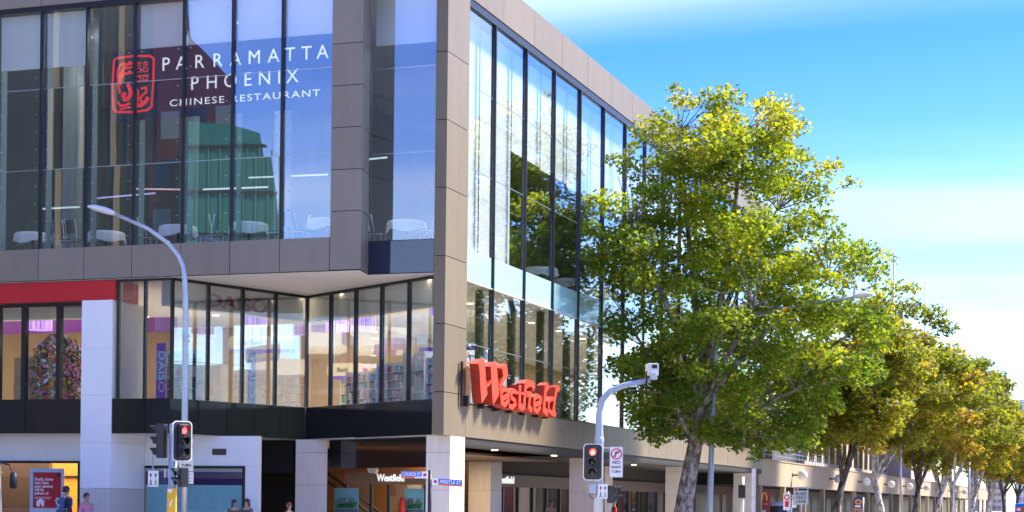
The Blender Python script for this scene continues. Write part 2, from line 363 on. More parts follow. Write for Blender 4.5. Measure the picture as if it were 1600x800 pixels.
# zigzag glazing, set a little inside
def zig(p, q, n, z0=4.80, z1=8.50, skip_first=False, gm=None):
    pts = seg_pts(p, q, n); d = (Vector(q) - Vector(p)).normalized()
    for i, m_ in enumerate(pts):
        if i == 0 and skip_first: continue
        post('mullion', m_, d, 0.07, 0.14, z0, z1, frame)
    for a, b in zip(pts[:-1], pts[1:]):
        a2, b2 = Vector(a) + d * 0.037, Vector(b) - d * 0.037
        pane('glass_pane', a2, b2, z0, z1, gm or G_Z, tilt=0.0008)
    rail('window_head', p, q, 0.16, z1, z1 + 0.07, frame)
G_Z = glass('splayed shop glass', (0.96, 0.98, 0.98), 0.24); G_Y = glass('entrance side shop glass', (0.95, 0.98, 0.98), 0.13)
A2, B2, C2 = (-8.80, -0.98), (-6.83, 4.62), (-0.40, 0.42)
zig((-10.72, -0.98), A2, 2); zig(A2, B2, 4, skip_first=True); zig(B2, C2, 5, skip_first=True, gm=G_Y)
# floor slabs and soffits
foot1 = [(-34.3, -0.95), (-10.85, -0.95), (-8.86, -0.93), (-6.86, 4.74), (-0.42, 0.5), (-0.35, 1.9), (-0.15, 1.9), (-0.15, 49.4), (-34.3, 49.4)]
MB().slab(foot1, 3.74, 4.70).build('floor_slab', soffw, bld)
MB().slab([(-34.3, -1.06), (-2.36, -1.06), (-2.56, 0.03), (-0.385, 0.03), (-0.385, 1.88), (-0.05, 1.88), (-0.05, 49.4), (-34.3, 49.4)], 8.585, 8.60).build('soffit', soffw, bld)
MB().slab([(-34.3, YL + 0.3), (-3.4, YL + 0.3), (-3.4, 0.3), (-0.2, 0.3), (-0.2, 49.4), (-34.3, 49.4)], 8.66, 9.60).build('floor_slab', M('restaurant carpet', (0.05, 0.045, 0.04), 0.8), bld)
B('roof_slab', -34.3, -0.16, YL + 0.13, 49.4, 17.9, 18.6, M('roof slab grey', (0.16, 0.15, 0.145), 0.8), bld)
B('ceiling', -34.2, -0.35, YL + 0.5, 49.3, 17.34, 17.42, M('restaurant ceiling', (0.42, 0.43, 0.43), 0.8), bld)
soff1 = [(-34.3, -1.1), (-8.8, -1.1), (-6.82, 4.5), (-0.42, 0.32), (-0.36, 1.9), (-0.04, 1.9), (-0.04, 49.4), (-34.3, 49.4)]
MB().slab(soff1, 3.685, 3.705).build('soffit', soffw, bld)
# inner walls
rest_wall = M('restaurant wall', (0.10, 0.13, 0.125), 0.6, 0, 0.4, 0.5); shop_wall = M('shop back wall', (0.47, 0.33, 0.20), 0.8, 0, 0.08, 0.4); shop_ceil = M('shop ceiling', (0.75, 0.70, 0.62), 0.8)
B('inner_wall', -34.2, -9, 12, 12.2, 9.605, 17.33, rest_wall, bld); B('inner_wall', -9.2, -9, 12.2, 49.2, 9.605, 17.33, rest_wall, bld); B('inner_wall', -34.25, -34.1, -1, 12, 9.605, 17.33, rest_wall, bld)
B('inner_wall', -34.2, -9, 14, 14.2, 4.71, 8.58, shop_wall, bld); B('inner_wall', -9.2, -9, 14.2, 49.2, 4.71, 8.58, shop_wall, bld); B('inner_wall', -34.25, -34.1, -.7, 14, 4.71, 8.58, shop_wall, bld)
for x, y, w in ((-10.4, 2.2, 0.45), (-8.6, 5.5, 0.4), (-5.2, 4.2, 0.5), (-15.5, 3, 0.5), (-2.6, 6.5, 0.5)):
    B('inner_column', x, x + w, y, y + w, 9.605, 17.33, M('restaurant column', (0.22, 0.25, 0.25), 0.5), bld)
# blinds behind the top of the glass
blind = M('white roller blind', (0.84, 0.87, 0.88), 0.8, 0, 0.05, 0.4)
for a, b in zip(LX[:-1], LX[1:]):
    z0 = 15.88 if a > -11.3 else 15.53
    if -12.2 < a < -11.5: continue
    B('roller_blind', a + 0.05, b - 0.05, YL + 0.30, YL + 0.31, z0, 17.28, blind, bld)
B('roller_blind', -2.5, -0.42, 0.3, 0.31, 15.7, 17.28, blind, bld)
for a, b in zip(RY[:-1], RY[1:]): B('roller_blind', -0.62, -0.61, a + 0.06, b - 0.06, 9.66 if a < 5 else 13.9 - 0.1 * min(5, a / 5), 17.19, blind, bld)
# shop bulkhead behind the glazing head and its downlights
bulk = M('bulkhead white', (0.74, 0.72, 0.66), 0.8)
rail('bulkhead', (-9.2, -0.72), (-7.25, 4.85), 0.4, 7.75, 8.58, bulk); rail('bulkhead', (-6.9, 5.35), (-0.75, 1.25), 0.4, 7.75, 8.58, bulk)
B('bulkhead', -34, -11.6, 0.4, 0.8, 7.55, 8.58, bulk, bld)
dl = EM('downlight glow', (1.0, 0.82, 0.55), 1.1)
DLM = MB().lathe([(0.11, 0), (0.11, 0.02)], 14)
dme = None
def downlight(x, y, z, mat=dl):
    global dme
    if dme is None:
        o = DLM.build('downlight', mat, bld); dme = o.data
    else: o = obj('downlight', dme, bld)
    o.location = (x, y, z - 0.022); return o
dls = []
for i in range(10):
    for j in range(3):
        x, y = -31 + i * 3.0 + (j % 2) * 1.2, 2.3 + j * 3.6
        inside = True
        if x > -9: inside = y > 5.6 + (x + 6.8) * -0.66 if x > -6.8 else y > 4.2
        if inside: downlight(x, y, 8.585)
downlight(-9.05, -0.55, 8.585); downlight(-7.05, 4.75, 8.585); downlight(-5.3, 4.05, 8.585); downlight(-1.0, 1.12, 8.585)
for i in range(12): downlight(-2.2, 8 + i * 3.4, 8.585)
for i, (x, y, sx, sy, e) in enumerate(((-20, 5, 20, 8, 105), (-5.5, 8.5, 6, 6, 48), (-5, 28, 7, 34, 70))):
    L = bpy.data.lights.new('shop_ceiling_light', 'AREA'); L.shape = 'RECTANGLE'; L.size = sx; L.size_y = sy; L.energy = e; L.color = (1, 0.86, 0.66)
    lo = bpy.data.objects.new('shop_ceiling_light', L); COL.objects.link(lo); lo.location = (x, y, 8.5)
for x, y in ((-5, 2.0), (-8, 2.0), (-11, 2.0), (-14, 2.0), (-1.6, 3.0), (-8, 6.5), (-13, 6.5)):  # small ceiling fill lights added to brighten the tables and room
    L = bpy.data.lights.new('restaurant_fill', 'AREA'); L.shape = 'RECTANGLE'; L.size = 0.5; L.size_y = 0.5; L.energy = 12; L.color = (0.85, 0.93, 1)
    lo = bpy.data.objects.new('restaurant_fill', L); COL.objects.link(lo); lo.location = (x, y, 17.3)
# pale display screens standing inside the street glass
scr = M('pale display screen', (0.55, 0.66, 0.70), 0.7, 0, 0.05, 0.5)
for y0, y1, z1 in ((2.1, 4.2, 6.5), (4.7, 7.4, 6.45), (7.9, 10.4, 6.1), (11.0, 13.6, 5.6)): B('display_screen', -0.95, -0.90, y0, y1, 4.71, z1, scr, bld)
# --- ground floor
wy = 0.0
B('shop_wall', -34.3, -11.98, wy, wy + 0.2, 2.84, 3.68, white, bld)
B('shop_frame', -34.3, -12.0, wy - 0.05, wy + 0.12, 2.76, 2.835, frame, bld); B('shop_frame', -12.78, -12.62, wy - 0.05, wy + 0.1, 0.13, 2.755, frame, bld); B('shop_wall', -12.61, -11.98, wy, wy + 0.2, 0.12, 2.755, white, bld)
for k in range(5):
    x1 = -12.79 - k * 4.2; pane('glass_pane', (x1 - 4.14, wy + 0.03), (x1, wy + 0.03), 0.14, 2.755, G_S)
    if k: B('shop_frame', x1 + 0.005, x1 + 0.055, wy - 0.02, wy + 0.08, 0.13, 2.755, frame, bld)
orange = M('orange bank wall', (0.75, 0.33, 0.03), 0.6, 0, 0.1, 0.5)
B('shop_inner_wall', -34, -12, 4.6, 4.8, 0.12, 3.6, orange, bld); B('shop_inner_wall', -12.2, -11.98, 0.25, 4.6, 0.12, 3.6, orange, bld)
for k in range(7): B('wall_batten', -33 + k * 3.0, -32.96 + k * 3.0, 4.55, 4.598, 0.12, 3.6, brick_b, bld)
B('shop_inner_wall', -18.6, -15.1, 1.8, 2.0, 0.12, 3.1, brick_b, bld); B('shop_inner_wall', -34, -12.2, 4.5, 4.59, 2.35, 2.42, frame, bld)
L = bpy.data.lights.new('bank_ceiling_light', 'AREA'); L.shape = 'RECTANGLE'; L.size = 8; L.size_y = 3.5; L.energy = 60; L.color = (1, 0.8, 0.55)
lo = bpy.data.objects.new('bank_ceiling_light', L); COL.objects.link(lo); lo.location = (-16, 2.4, 3.55)
w2 = 0.9
B('shop_wall', -10.84, -6.72, w2, w2 + 0.25, 2.72, 3.68, white, bld); B('shop_wall', -7.17, -6.72, w2, w2 + 0.25, 0.12, 2.715, white, bld)
B('shop_frame', -10.84, -7.18, w2 - 0.03, w2 + 0.1, 2.64, 2.715, frame, bld); B('shop_frame', -7.26, -7.18, w2 - 0.03, w2 + 0.1, 0.13, 2.635, frame, bld)
B('window_film', -10.83, -7.27, w2 + 0.05, w2 + 0.06, 2.53, 2.635, M('pale grey strip', (0.5, 0.52, 0.53), 0.5), bld)
B('window_film', -10.83, -7.27, w2 + 0.05, w2 + 0.06, 2.10, 2.525, M('purple film', (0.045, 0.012, 0.10), 0.25), bld); B('window_film', -10.83, -7.27, w2 + 0.05, w2 + 0.06, 0.14, 2.095, M('aqua film', (0.30, 0.62, 0.64), 0.4), bld)
pane('glass_pane', (-10.83, w2 + 0.02), (-7.27, w2 + 0.02), 0.14, 2.635, G_S)
vent = B('vent_grille', -8.36, -7.86, w2 - 0.02, w2 - 0.002, 3.07, 3.27, backing, bld)
for k in range(5): B('louvre', -8.35, -7.87, w2 - 0.03, w2 - 0.021, 3.085 + k * 0.037, 3.10 + k * 0.037, M('louvre grey', (0.14, 0.13, 0.12), 0.6), vent)
# stone column under the fold of the glazing, turned diagonally
def stone_col(pts, zz_, first='stone_column'):
    r_ = obj(first, None, bld)
    for z0, z1 in zip(zz_[:-1], zz_[1:]): MB().slab(pts, z0 + 0.004, z1 - 0.004).build('stone_slab', stone, r_)
    return r_
cx, cyy, sd, an = -6.58, 4.55, 1.06, R(26)
pts = [(cx + sd / 1.414 * math.cos(an + R(45 + 90 * k)), cyy + sd / 1.414 * math.sin(an + R(45 + 90 * k))) for k in range(4)]
stone_col(pts, [0.12, 1.1, 2.15, 3.25, 3.68]) 
stone_col([(-0.80, 0.6), (-0.01, 0.6), (-0.01, 1.86), (-0.80, 1.86)], [0.12, 0.9, 2.0, 3.15, 3.68])
for y in (16.2, 31.4, 46.6): stone_col([(-1.05, y), (-0.02, y), (-0.02, y + 1.1), (-1.05, y + 1.1)], [0.12, 1.0, 2.1, 3.2, 3.68])
for y in (14.2, 30, 45): stone_col([(-4.5, y), (-3.6, y), (-3.6, y + 1.3), (-4.5, y + 1.3)], [0.12, 1.0, 2.1, 3.2, 3.4])
# dark fascia and entrance below the splayed glazing
rail('entrance_fascia', (-5.95, 4.75), (-0.82, 1.25), 0.12, 2.72, 3.683, blackp)
ent = 6.0
B('entrance_ceiling', -9.4, -0.9, 1.4, 13.9, 3.38, 3.40, M('entrance ceiling', (0.10, 0.06, 0.035), 0.7), bld) if False else None
MB().slab([(-6.0, 5.0), (-0.85, 1.45), (-0.85, 14), (-6.0, 14)], 3.2, 3.22).build('entrance_ceiling', M('entrance ceiling', (0.13, 0.075, 0.045), 0.7), bld)
B('entrance_header', -6.0, -2.45, ent, ent + 0.12, 2.22, 2.62, M('bronze brown header', (0.20, 0.12, 0.08), 0.5), bld)
for x in (-6.0, -5.05, -4.4, -3.05, -2.5): B('door_frame', x, x + 0.09, ent - 0.02, ent + 0.1, 0.12, 2.215, frame, bld)
pane('glass_pane', (-5.9, ent + 0.04), (-5.06, ent + 0.04), 0.14, 2.21, G_S); pane('glass_pane', (-4.3, ent + 0.04), (-3.06, ent + 0.04), 0.14, 2.21, G_S)
B('entrance_inner_wall', -10, -4.8, 13.2, 13.4, 0.12, 3.2, M('warm timber wall', (0.20, 0.09, 0.03), 0.6, 0, 0.2, 0.7), bld)
for k in range(2): MB().tube([(-9, 9 + k, 3.0), (-5.5, 9 + k, 0.6)], 0.06, 8).build('escalator_rail', frame, bld)
B('dark_reveal', -9.0, -7.2, 5.6, 5.8, 0.12, 3.68, M('dark shop reveal', (0.02, 0.018, 0.016), 0.5), bld)
B('dark_header', -9.2, -7.3, 4.6, 4.7, 2.55, 3.683, backing, bld)
L = bpy.data.lights.new('entrance_light', 'AREA'); L.shape = 'RECTANGLE'; L.size = 4; L.size_y = 6; L.energy = 28; L.color = (1, 0.7, 0.4)
lo = bpy.data.objects.new('entrance_light', L); COL.objects.link(lo); lo.location = (-4.5, 10, 3.15)
# arcade along the street
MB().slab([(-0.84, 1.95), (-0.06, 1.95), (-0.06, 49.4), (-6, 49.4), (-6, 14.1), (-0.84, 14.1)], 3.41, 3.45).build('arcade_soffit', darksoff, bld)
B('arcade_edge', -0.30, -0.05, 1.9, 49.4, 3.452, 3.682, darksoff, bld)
B('ground_core_wall', -9.4, -9.2, 13.4, 49.4, 0.12, 3.68, M('dark core wall', (0.03, 0.025, 0.022), 0.8), bld); B('ground_core_wall', -9.2, -4.5, 49.1, 49.3, 0.12, 3.4, M('dark core wall', (0.03, 0.025, 0.022)), bld); B('ground_core_wall', -30, -10.1, 13.4, 13.6, 0.12, 3.68, M('dark core wall', (0.03, 0.025, 0.022)), bld)
afb = M('arcade fascia brown', (0.09, 0.058, 0.042), 0.6)
B('shopfront_header', -4.4, -4.2, 15.6, 49.4, 2.28, 2.78, afb, bld); B('shopfront_header', -4.42, -4.35, 15.6, 49.4, 2.79, 3.405, backing, bld)
ay = [15.6 + 1.9 * k for k in range(18)]
for k, y in enumerate(ay[:-1]):
    B('shopfront_post', -4.36, -4.22, y - 0.06, y + 0.06, 0.12, 2.275, frame, bld)
    pane('glass_pane', (-4.3, y + 0.062), (-4.3, y + 1.838), 0.14, 2.275, G_S)
for k, y in enumerate((19, 23, 27, 33, 38, 44)): B('shop_inner_wall', -9, -4.9, y, y + 0.1, 0.12, 3.3, (M('shop tan', (0.16, 0.10, 0.05), 0.7), M('shop red', (0.22, 0.03, 0.025), 0.7), M('shop green grey', (0.06, 0.07, 0.06), 0.7))[k % 3], bld)
for y in (6, 12.5, 21, 27, 38): downlight(-1.4 if y > 13 else -0.5, y, 3.41)
L = bpy.data.lights.new('arcade_shop_light', 'AREA'); L.shape = 'RECTANGLE'; L.size = 3.5; L.size_y = 30; L.energy = 40; L.color = (1, 0.78, 0.5)
lo = bpy.data.objects.new('arcade_shop_light', L); COL.objects.link(lo); lo.location = (-6.8, 32, 3.3)
# ------------------------------------------------------------------ signs on the building
# red channel lettering on the street facade
sg = thing('facade_sign', 'big red three dimensional lettering above the bronze band', 'sign', (0, 0, 0))
WL = [
 [('p', [(1.26, 5.92), (2.15, 6.14), (2.26, 5.61), (2.44, 5.05), (1.95, 4.73), (1.82, 5.13), (1.72, 5.72), (1.61, 5.93)]), ('p', [(2.39, 5.92), (3.25, 6.13), (3.38, 5.6), (3.54, 5.11), (2.97, 4.73), (2.86, 5.19), (2.77, 5.67), (2.72, 5.93)]), ('p', [(3.35, 5.95), (4.22, 6.15), (4.38, 5.77), (3.62, 5.33), (3.53, 5.39), (3.91, 5.72), (3.81, 5.95)]), ('p', [(2.39, 5.33), (2.87, 5.57), (2.9, 5.49), (2.44, 5.25)])],
 [('s', 0.085, [(4.55, 5.0), (4.13, 4.79), (3.78, 4.87), (3.74, 5.19), (4.11, 5.32), (4.46, 5.26), (4.47, 5.14), (3.84, 4.98)])],
 [('s', 0.085, [(5.26, 5.28), (4.92, 5.31), (4.68, 5.21), (4.73, 5.09), (5.12, 4.99), (5.17, 4.88), (4.84, 4.76), (4.51, 4.81)])],
 [('s', 0.13, [(5.59, 5.54), (5.57, 4.86), (5.91, 4.79)]), ('s', 0.045, [(5.26, 5.27), (6.19, 5.29)])],
 [('s', 0.12, [(7.05, 5.47), (6.94, 5.66), (6.58, 5.67), (6.18, 5.54), (6.03, 4.75)])],
 [('s', 0.11, [(6.29, 5.28), (6.68, 5.3), (6.53, 4.88), (6.87, 4.77)])],
 [('s', 0.085, [(7.8, 4.93), (7.44, 4.75), (7.1, 4.83), (7.09, 5.17), (7.47, 5.29), (7.84, 5.23), (7.84, 5.11), (7.17, 4.96)])],
 [('s', 0.13, [(8.67, 5.71), (8.36, 5.61), (8.17, 4.87), (8.6, 4.76)])],
 [('s', 0.11, [(9.89, 5.71), (9.55, 5.63), (9.2, 4.79), (9.53, 4.75)]), ('s', 0.085, [(9.46, 5.31), (8.96, 5.28), (8.7, 5.13), (8.7, 4.89), (9.04, 4.78), (9.41, 4.93)])]]
lred = M('sign face red', (0.70, 0.055, 0.026), 0.5, 0, 0.05, spec=0.3); lside = M('sign return shaded orange', (0.36, 0.022, 0.004), 0.5, 0, 0.05)  # returns darkened: shade on the letter sides put into the orange
k = 0
for li, letter in enumerate(WL):
    mb, mf = MB(), MB()
    for st in letter:
        k += 1; e = 0.0025 * (k % 4)
        f0, f1, f2 = (lambda x: (lambda u, v: (x, u, v)))(0.20), (lambda x: (lambda u, v: (x, u, v)))(0.50 + e), (lambda x: (lambda u, v: (x, u, v)))(0.512 + e)
        if st[0] == 'p': mb.prism(st[1], f0, f1); mf.prism([Vector(p) * 1.0 for p in st[1]], (lambda x: (lambda u, v: (x, u, v)))(0.5005 + e), f2)
        else: stroke(mb, st[2], st[1], f0, f1); stroke(mf, st[2], st[1] * 0.82, (lambda x: (lambda u, v: (x, u, v)))(0.501 + e), f2)
    o = mb.build('letter', lside, sg); mf.build('letter_face', lred, o)
for y in (1.5, 2.9, 4.3, 5.6, 7.0, 8.4, 9.5): B('standoff', 0.02, 0.21, y, y + 0.1, 4.62, 4.95, frame, sg)
B('sign_rail', 0.05, 0.11, 5.3, 9.6, 5.30, 5.36, frame, sg); B('sign_rail', 0.05, 0.11, 1.25, 1.33, 4.6, 6.0, frame, sg)
# restaurant sign behind the upper glass
rs = thing('restaurant_sign', 'dark restaurant banner with white lettering and red emblem behind upper glass', 'sign', (0, 0, 0))
yb = YL + 0.20
B('banner', -11.16, -3.36, yb, yb + 0.02, 13.62, 15.86, M('banner navy', (0.012, 0.020, 0.045), 0.6), rs)
lw_ = M('banner lettering', (0.86, 0.88, 0.88), 0.6, 0, 0.02, emit=0.07)  # faint emission added to brighten the printed letters
for word, xs, z_ in (('PARRAMATTA', [-9.16, -8.6, -7.97, -7.33, -6.7, -6.05, -5.39, -4.83, -4.27, -3.73], 15.12), ('PHOENIX', [-8.13, -7.52, -6.87, -6.27, -5.69, -5.19, -4.74], 14.45)):
    for c_l, x_l in zip(word, xs): text(c_l, 0.60, (x_l, yb - 0.006, z_), FACE_Y, lw_, name='letter', parent=rs, align='CENTER')
text('CHINESE RESTAURANT', 0.30, (-9.0, yb - 0.006, 13.98), FACE_Y, lw_, parent=rs, width=5.2, spacing=1.2)
ered = M('emblem red', (0.70, 0.018, 0.022), 0.6, 0, 0.02, emit=0.09)  # faint emission added to brighten the printed emblem
em = MB(); e0, e1 = (lambda u, v: (u, yb - 0.001, v)), (lambda u, v: (u, yb - 0.012, v))
ring = [(-11.03, 15.58), (-10.89, 15.64), (-10.32, 15.66), (-9.72, 15.62), (-9.59, 15.52), (-9.60, 14.74), (-9.65, 14.02), (-9.79, 13.92), (-10.3, 13.88), (-10.91, 13.92), (-11.03, 14.03), (-11.08, 14.76)]
stroke(em, ring + ring[:1], 0.035, e0, e1)
for w_, pts in ((0.055, [(-10.8, 14.5), (-10.88, 14.82), (-10.89, 15.25), (-10.77, 15.44), (-10.62, 15.46)]), (0.07, [(-10.78, 14.75), (-10.80, 15.07), (-10.64, 15.34), (-10.46, 15.46), (-10.36, 15.42)]), (0.06, [(-10.76, 14.99), (-10.64, 15.12), (-10.36, 15.14)]), (0.045, [(-10.6, 15.28), (-10.46, 15.3), (-10.37, 15.32)]),
                (0.09, [(-10.53, 14.8), (-10.45, 14.65), (-10.40, 14.48), (-10.5, 14.32), (-10.62, 14.30), (-10.68, 14.42), (-10.6, 14.52)]), (0.05, [(-10.89, 14.25), (-10.79, 14.12), (-10.63, 14.11), (-10.43, 14.17)]), (0.04, [(-10.8, 14.0), (-10.6, 14.03), (-10.4, 14.05)]),
                (0.09, [(-10.22, 14.07), (-10.02, 14.09), (-9.86, 14.19), (-9.78, 14.32)]), (0.075, [(-10.22, 14.65), (-10.15, 14.49), (-10.20, 14.13)]), (0.05, [(-10.01, 14.62), (-9.86, 14.62), (-9.86, 14.47), (-9.98, 14.40), (-10.08, 14.28), (-10.0, 14.18)])):
    stroke(em, pts, w_ * 0.72, e0, e1)
for cx_ in (-10.13, -9.88):       # double happiness character
    for z_, hw_ in ((15.42, 0.10), (15.34, 0.08), (15.02, 0.11), (14.84, 0.10)): em.box(cx_ - hw_, cx_ + hw_, yb - 0.013, yb - 0.001, z_ - 0.016, z_ + 0.016)
    em.box(cx_ - 0.015, cx_ + 0.015, yb - 0.0135, yb - 0.001, 15.35, 15.48)
    for zc_ in (15.20, 14.93):
        for dx_ in (-0.075, 0.075): em.box(cx_ + dx_ - 0.014, cx_ + dx_ + 0.014, yb - 0.0125, yb - 0.001, zc_ - 0.06, zc_ + 0.06)
        for dz_ in (-0.06, 0.06): em.box(cx_ - 0.089, cx_ + 0.089, yb - 0.0128, yb - 0.001, zc_ + dz_ - 0.014, zc_ + dz_ + 0.014)
em.build('emblem', ered, rs)
# small signs above the two entrances
es = thing('entrance_sign', 'small white lettering over the entrance between the two posters', 'sign')
text('Westfield', 0.34, (-4.78, ent - 0.03, 2.33), FACE_Y, lw_, parent=es, width=1.02, bold=0.008, depth=0.02, shear=0.05)
es2 = thing('entrance_sign', 'small white lettering on the arcade header behind the corner column', 'sign')
text('Westfield', 0.40, (-4.17, 16.4, 2.42), FACE_X, lw_, parent=es2, width=2.2, bold=0.008, depth=0.02)
# shop name on the bulkhead, reading through the splayed glass
dz = thing('shop_name_sign', 'magenta shop name lettering behind the top of the splayed glazing', 'sign')
ddx = Vector((1.95, 5.57, 0)).normalized()
text('DAISO', 0.62, (-8.42, 0.62, 7.84), (tuple(ddx), (0, 0, 1)), M('magenta lettering', (0.30, 0.02, 0.13), 0.5), parent=dz, width=2.6, bold=0.01, depth=0.02)
text('JAPAN', 0.16, (-7.45, 3.35, 7.86), ((0, 0, 1), tuple(-ddx)), M('magenta lettering', (0.30, 0.02, 0.13)), parent=dz, width=0.5, depth=0.02)
pur = M('purple banner', (0.20, 0.07, 0.62), 0.5, 0, 0.05)
pin = [(-9.35, -0.70), (-7.72, 2.30)]
for i, (x, y) in enumerate(pin):
    bn = thing('window_banner', ('purple shop banner in the short window beside the lamp pole', 'purple shop banner in the middle of the splayed glazing')[i], 'banner', (x, y, 4.71), 0 if i == 0 else math.atan2(ddx.y, ddx.x), 'purple window banners')
    B('cloth', -0.16, 0.16, -0.01, 0.01, 0.05, 1.85, pur, bn)
    MB().lathe([(0.02, 0), (0.02, 1.95)], 8).build('pole', wht, bn).location = (0.19, 0, 0)
    MB().lathe([(0.17, 0), (0.17, 0.02)], 6).build('foot', wht, bn)
    o = text('DAISO', 0.34, (0.11, -0.014, 1.6), ((0, 0, -1), (1, 0, 0)), wht, parent=bn, width=1.3, depth=0.003); o.location = (-0.19, 0, 0)
# oval hanging shop signs
def hang_sign(loc, rz, w, txt, label):
    t = thing('hanging_sign', label, 'sign', loc, rz)
    pts = [(-w / 2 + 0.16 * (1 - math.cos(a)) , 0.26 * math.sin(a)) for a in [R(-90 + 18 * i) for i in range(11)]][::-1]
    pts = [(-w / 2 - 0.1 * math.cos(R(-90 + 18 * i)), 0.26 * math.sin(R(-90 + 18 * i))) for i in range(11)] + [(w / 2 + 0.1 * math.cos(R(90 - 18 * i)), 0.26 * math.sin(R(90 - 18 * i))) for i in range(11)]
    MB().prism(pts, lambda u, v: (u, 0.0, v), lambda u, v: (u, 0.03, v)).build('board', M('sign cream', (0.70, 0.62, 0.45), 0.6), t)
    B('stripe', -w / 2, w / 2, -0.004, -0.001, -0.33, -0.2, pur, t)
    text(txt, 0.24, (-w / 2 + 0.3, -0.006, -0.06), FACE_Y, ink, parent=t)
    for dx_ in (-w / 3, w / 3): MB().tube([(dx_, 0.015, 0.2), (dx_, 0.015, 8.58 - loc[2])], 0.01, 6).build('wire', galv, t)
hang_sign((-9.0, 5.6, 7.10), R(10), 2.3, 'Kitchen', 'cream kitchen sign hanging in the shop behind the lamp pole')
hang_sign((-1.85, 5.2, 7.02), R(-6), 2.3, 'Kitchen Solutions', 'cream kitchen solutions sign hanging next to the corner pier')
hang_sign((-7.2, 8.5, 6.35), R(0), 1.2, 'Bath', 'small cream hanging sign over the white wire shelves')
hs_ = thing('hanging_sign', 'white storage solutions sign behind the street facade glass', 'sign', (-1.3, 6.2, 6.55), R(90))
B('board', -1.2, 1.2, 0, 0.03, -0.35, 0.35, wht, hs_); text('Storage Solutions', 0.26, (-0.75, -0.006, -0.08), FACE_Y, ink, parent=hs_, width=1.8); B('patch', -1.15, -0.85, -0.006, -0.001, 0.02, 0.32, signorange, hs_); B('patch', -1.15, -0.85, -0.006, -0.001, -0.3, 0.0, M('patch magenta', (0.4, 0.02, 0.25)), hs_)
for dx_ in (-0.8, 0.8): MB().tube([(dx_, 0.015, 0.35), (dx_, 0.015, 2.03)], 0.01, 6).build('wire', galv, hs_)
# drum pendants
def stripes_mat():
    m = bpy.data.materials.new('purple striped shade'); m.use_nodes = True; t = m.node_tree; b = t.nodes['Principled BSDF']
    tcn = t.nodes.new('ShaderNodeTexCoord'); sp = t.nodes.new('ShaderNodeSeparateXYZ'); t.links.new(tcn.outputs['Object'], sp.inputs[0])
    at_ = t.nodes.new('ShaderNodeMath'); at_.operation = 'ARCTAN2'; t.links.new(sp.outputs[1], at_.inputs[0]); t.links.new(sp.outputs[0], at_.inputs[1])
    ns = t.nodes.new('ShaderNodeTexNoise'); ns.noise_dimensions = '1D'; ns.inputs['Scale'].default_value = 9; ns.inputs['Detail'].default_value = 1; t.links.new(at_.outputs[0], ns.inputs['W'])
    rp = t.nodes.new('ShaderNodeValToRGB'); rp.color_ramp.elements[0].color = (0.12, 0.02, 0.30, 1); rp.color_ramp.elements[0].position = 0.4; rp.color_ramp.elements[1].color = (0.55, 0.35, 0.75, 1); rp.color_ramp.elements[1].position = 0.6
    t.links.new(ns.outputs[0], rp.inputs[0]); t.links.new(rp.outputs[0], b.inputs['Base Color']); t.links.new(rp.outputs[0], b.inputs['Emission Color']); b.inputs['Emission Strength'].default_value = 0.14
    return m
stm = stripes_mat(); glow = EM('lamp diffuser', (1, 0.9, 0.75), 0.4)
DP = [(-13.0, 1.6, 7.35, 'purple drum pendant above the flower display by the white column'), (-15.6, 1.9, 7.35, 'purple drum pendant cut by the left picture edge'), (-8.55, 4.1, 7.55, 'purple drum pendant right of the street lamp pole behind splayed glass'), (-7.55, 8.6, 7.75, 'purple drum pendant near the fold of the splayed glazing'),
      (-5.1, 5.4, 7.45, 'purple drum pendant over the white wire shelves'), (-1.25, 3.1, 7.62, 'purple drum pendant beside the bronze corner pier')]
pd0 = None
for x, y, z, lab in DP:
    if pd0 is None:
        pd0 = thing('drum_pendant', lab, 'lamp', (x, y, z), 0, 'purple drum pendants'); n_ = 28
        MB().lathe([(0.43, 0.0), (0.43, 0.40), (0.42, 0.40), (0.42, 0.0)], n_).build('shade', stm, pd0, smooth=False); MB().lathe([(0.41, 0.01), (0.41, 0.02)], n_).build('diffuser', glow, pd0); MB().tube([(0, 0, 0.3), (0, 0, 0.95)], 0.012, 6).build('cable', wht, pd0)
    else:
        c = copy_tree(pd0); c.location = (x, y, z); c['label'] = lab
# curved purple bulkhead band at left shop
vb = thing('ceiling_band', 'long curved purple band hanging under the shop ceiling at far left', 'ceiling decoration')
mb = MB()
for i in range(24):
    a0, a1 = -22 + i * 0.45, -22 + (i + 1) * 0.45; y0, y1 = 3.0 + 0.02 * (a0 + 16) ** 2, 3.0 + 0.02 * (a1 + 16) ** 2
    mb.slab([(a0, y0), (a1, y1), (a1, y1 + 0.05), (a0, y0 + 0.05)], 7.35, 7.85)
mb.build('band', M('purple band', (0.16, 0.03, 0.24), 0.6, 0, 0.3, 6, stretch=(1, 1, 0.05)), vb)
# ------------------------------------------------------------------ shop fittings
prodcols = [(0.55, 0.05, 0.06), (0.6, 0.55, 0.5), (0.45, 0.1, 0.3), (0.1, 0.3, 0.5), (0.6, 0.4, 0.1), (0.1, 0.35, 0.15), (0.65, 0.6, 0.62), (0.4, 0.25, 0.55), (0.55, 0.3, 0.35)]
def prod_mat():
    m = bpy.data.materials.new('packaging'); m.use_nodes = True; t = m.node_tree; b = t.nodes['Principled BSDF']
    a = t.nodes.new('ShaderNodeAttribute'); a.attribute_name = 'col'; t.links.new(a.outputs['Color'], b.inputs['Base Color']); b.inputs['Roughness'].default_value = 0.35
    return m
pm = prod_mat()
def coloured(mb, cols, name, parent, mat=pm):
    """cols: one colour per face"""
    o = mb.build(name, mat, parent); at_ = o.data.attributes.new('col', 'FLOAT_COLOR', 'FACE')
    at_.data.foreach_set('color', np.array([(*c, 1) for c in cols], dtype=np.float32).ravel()); return o
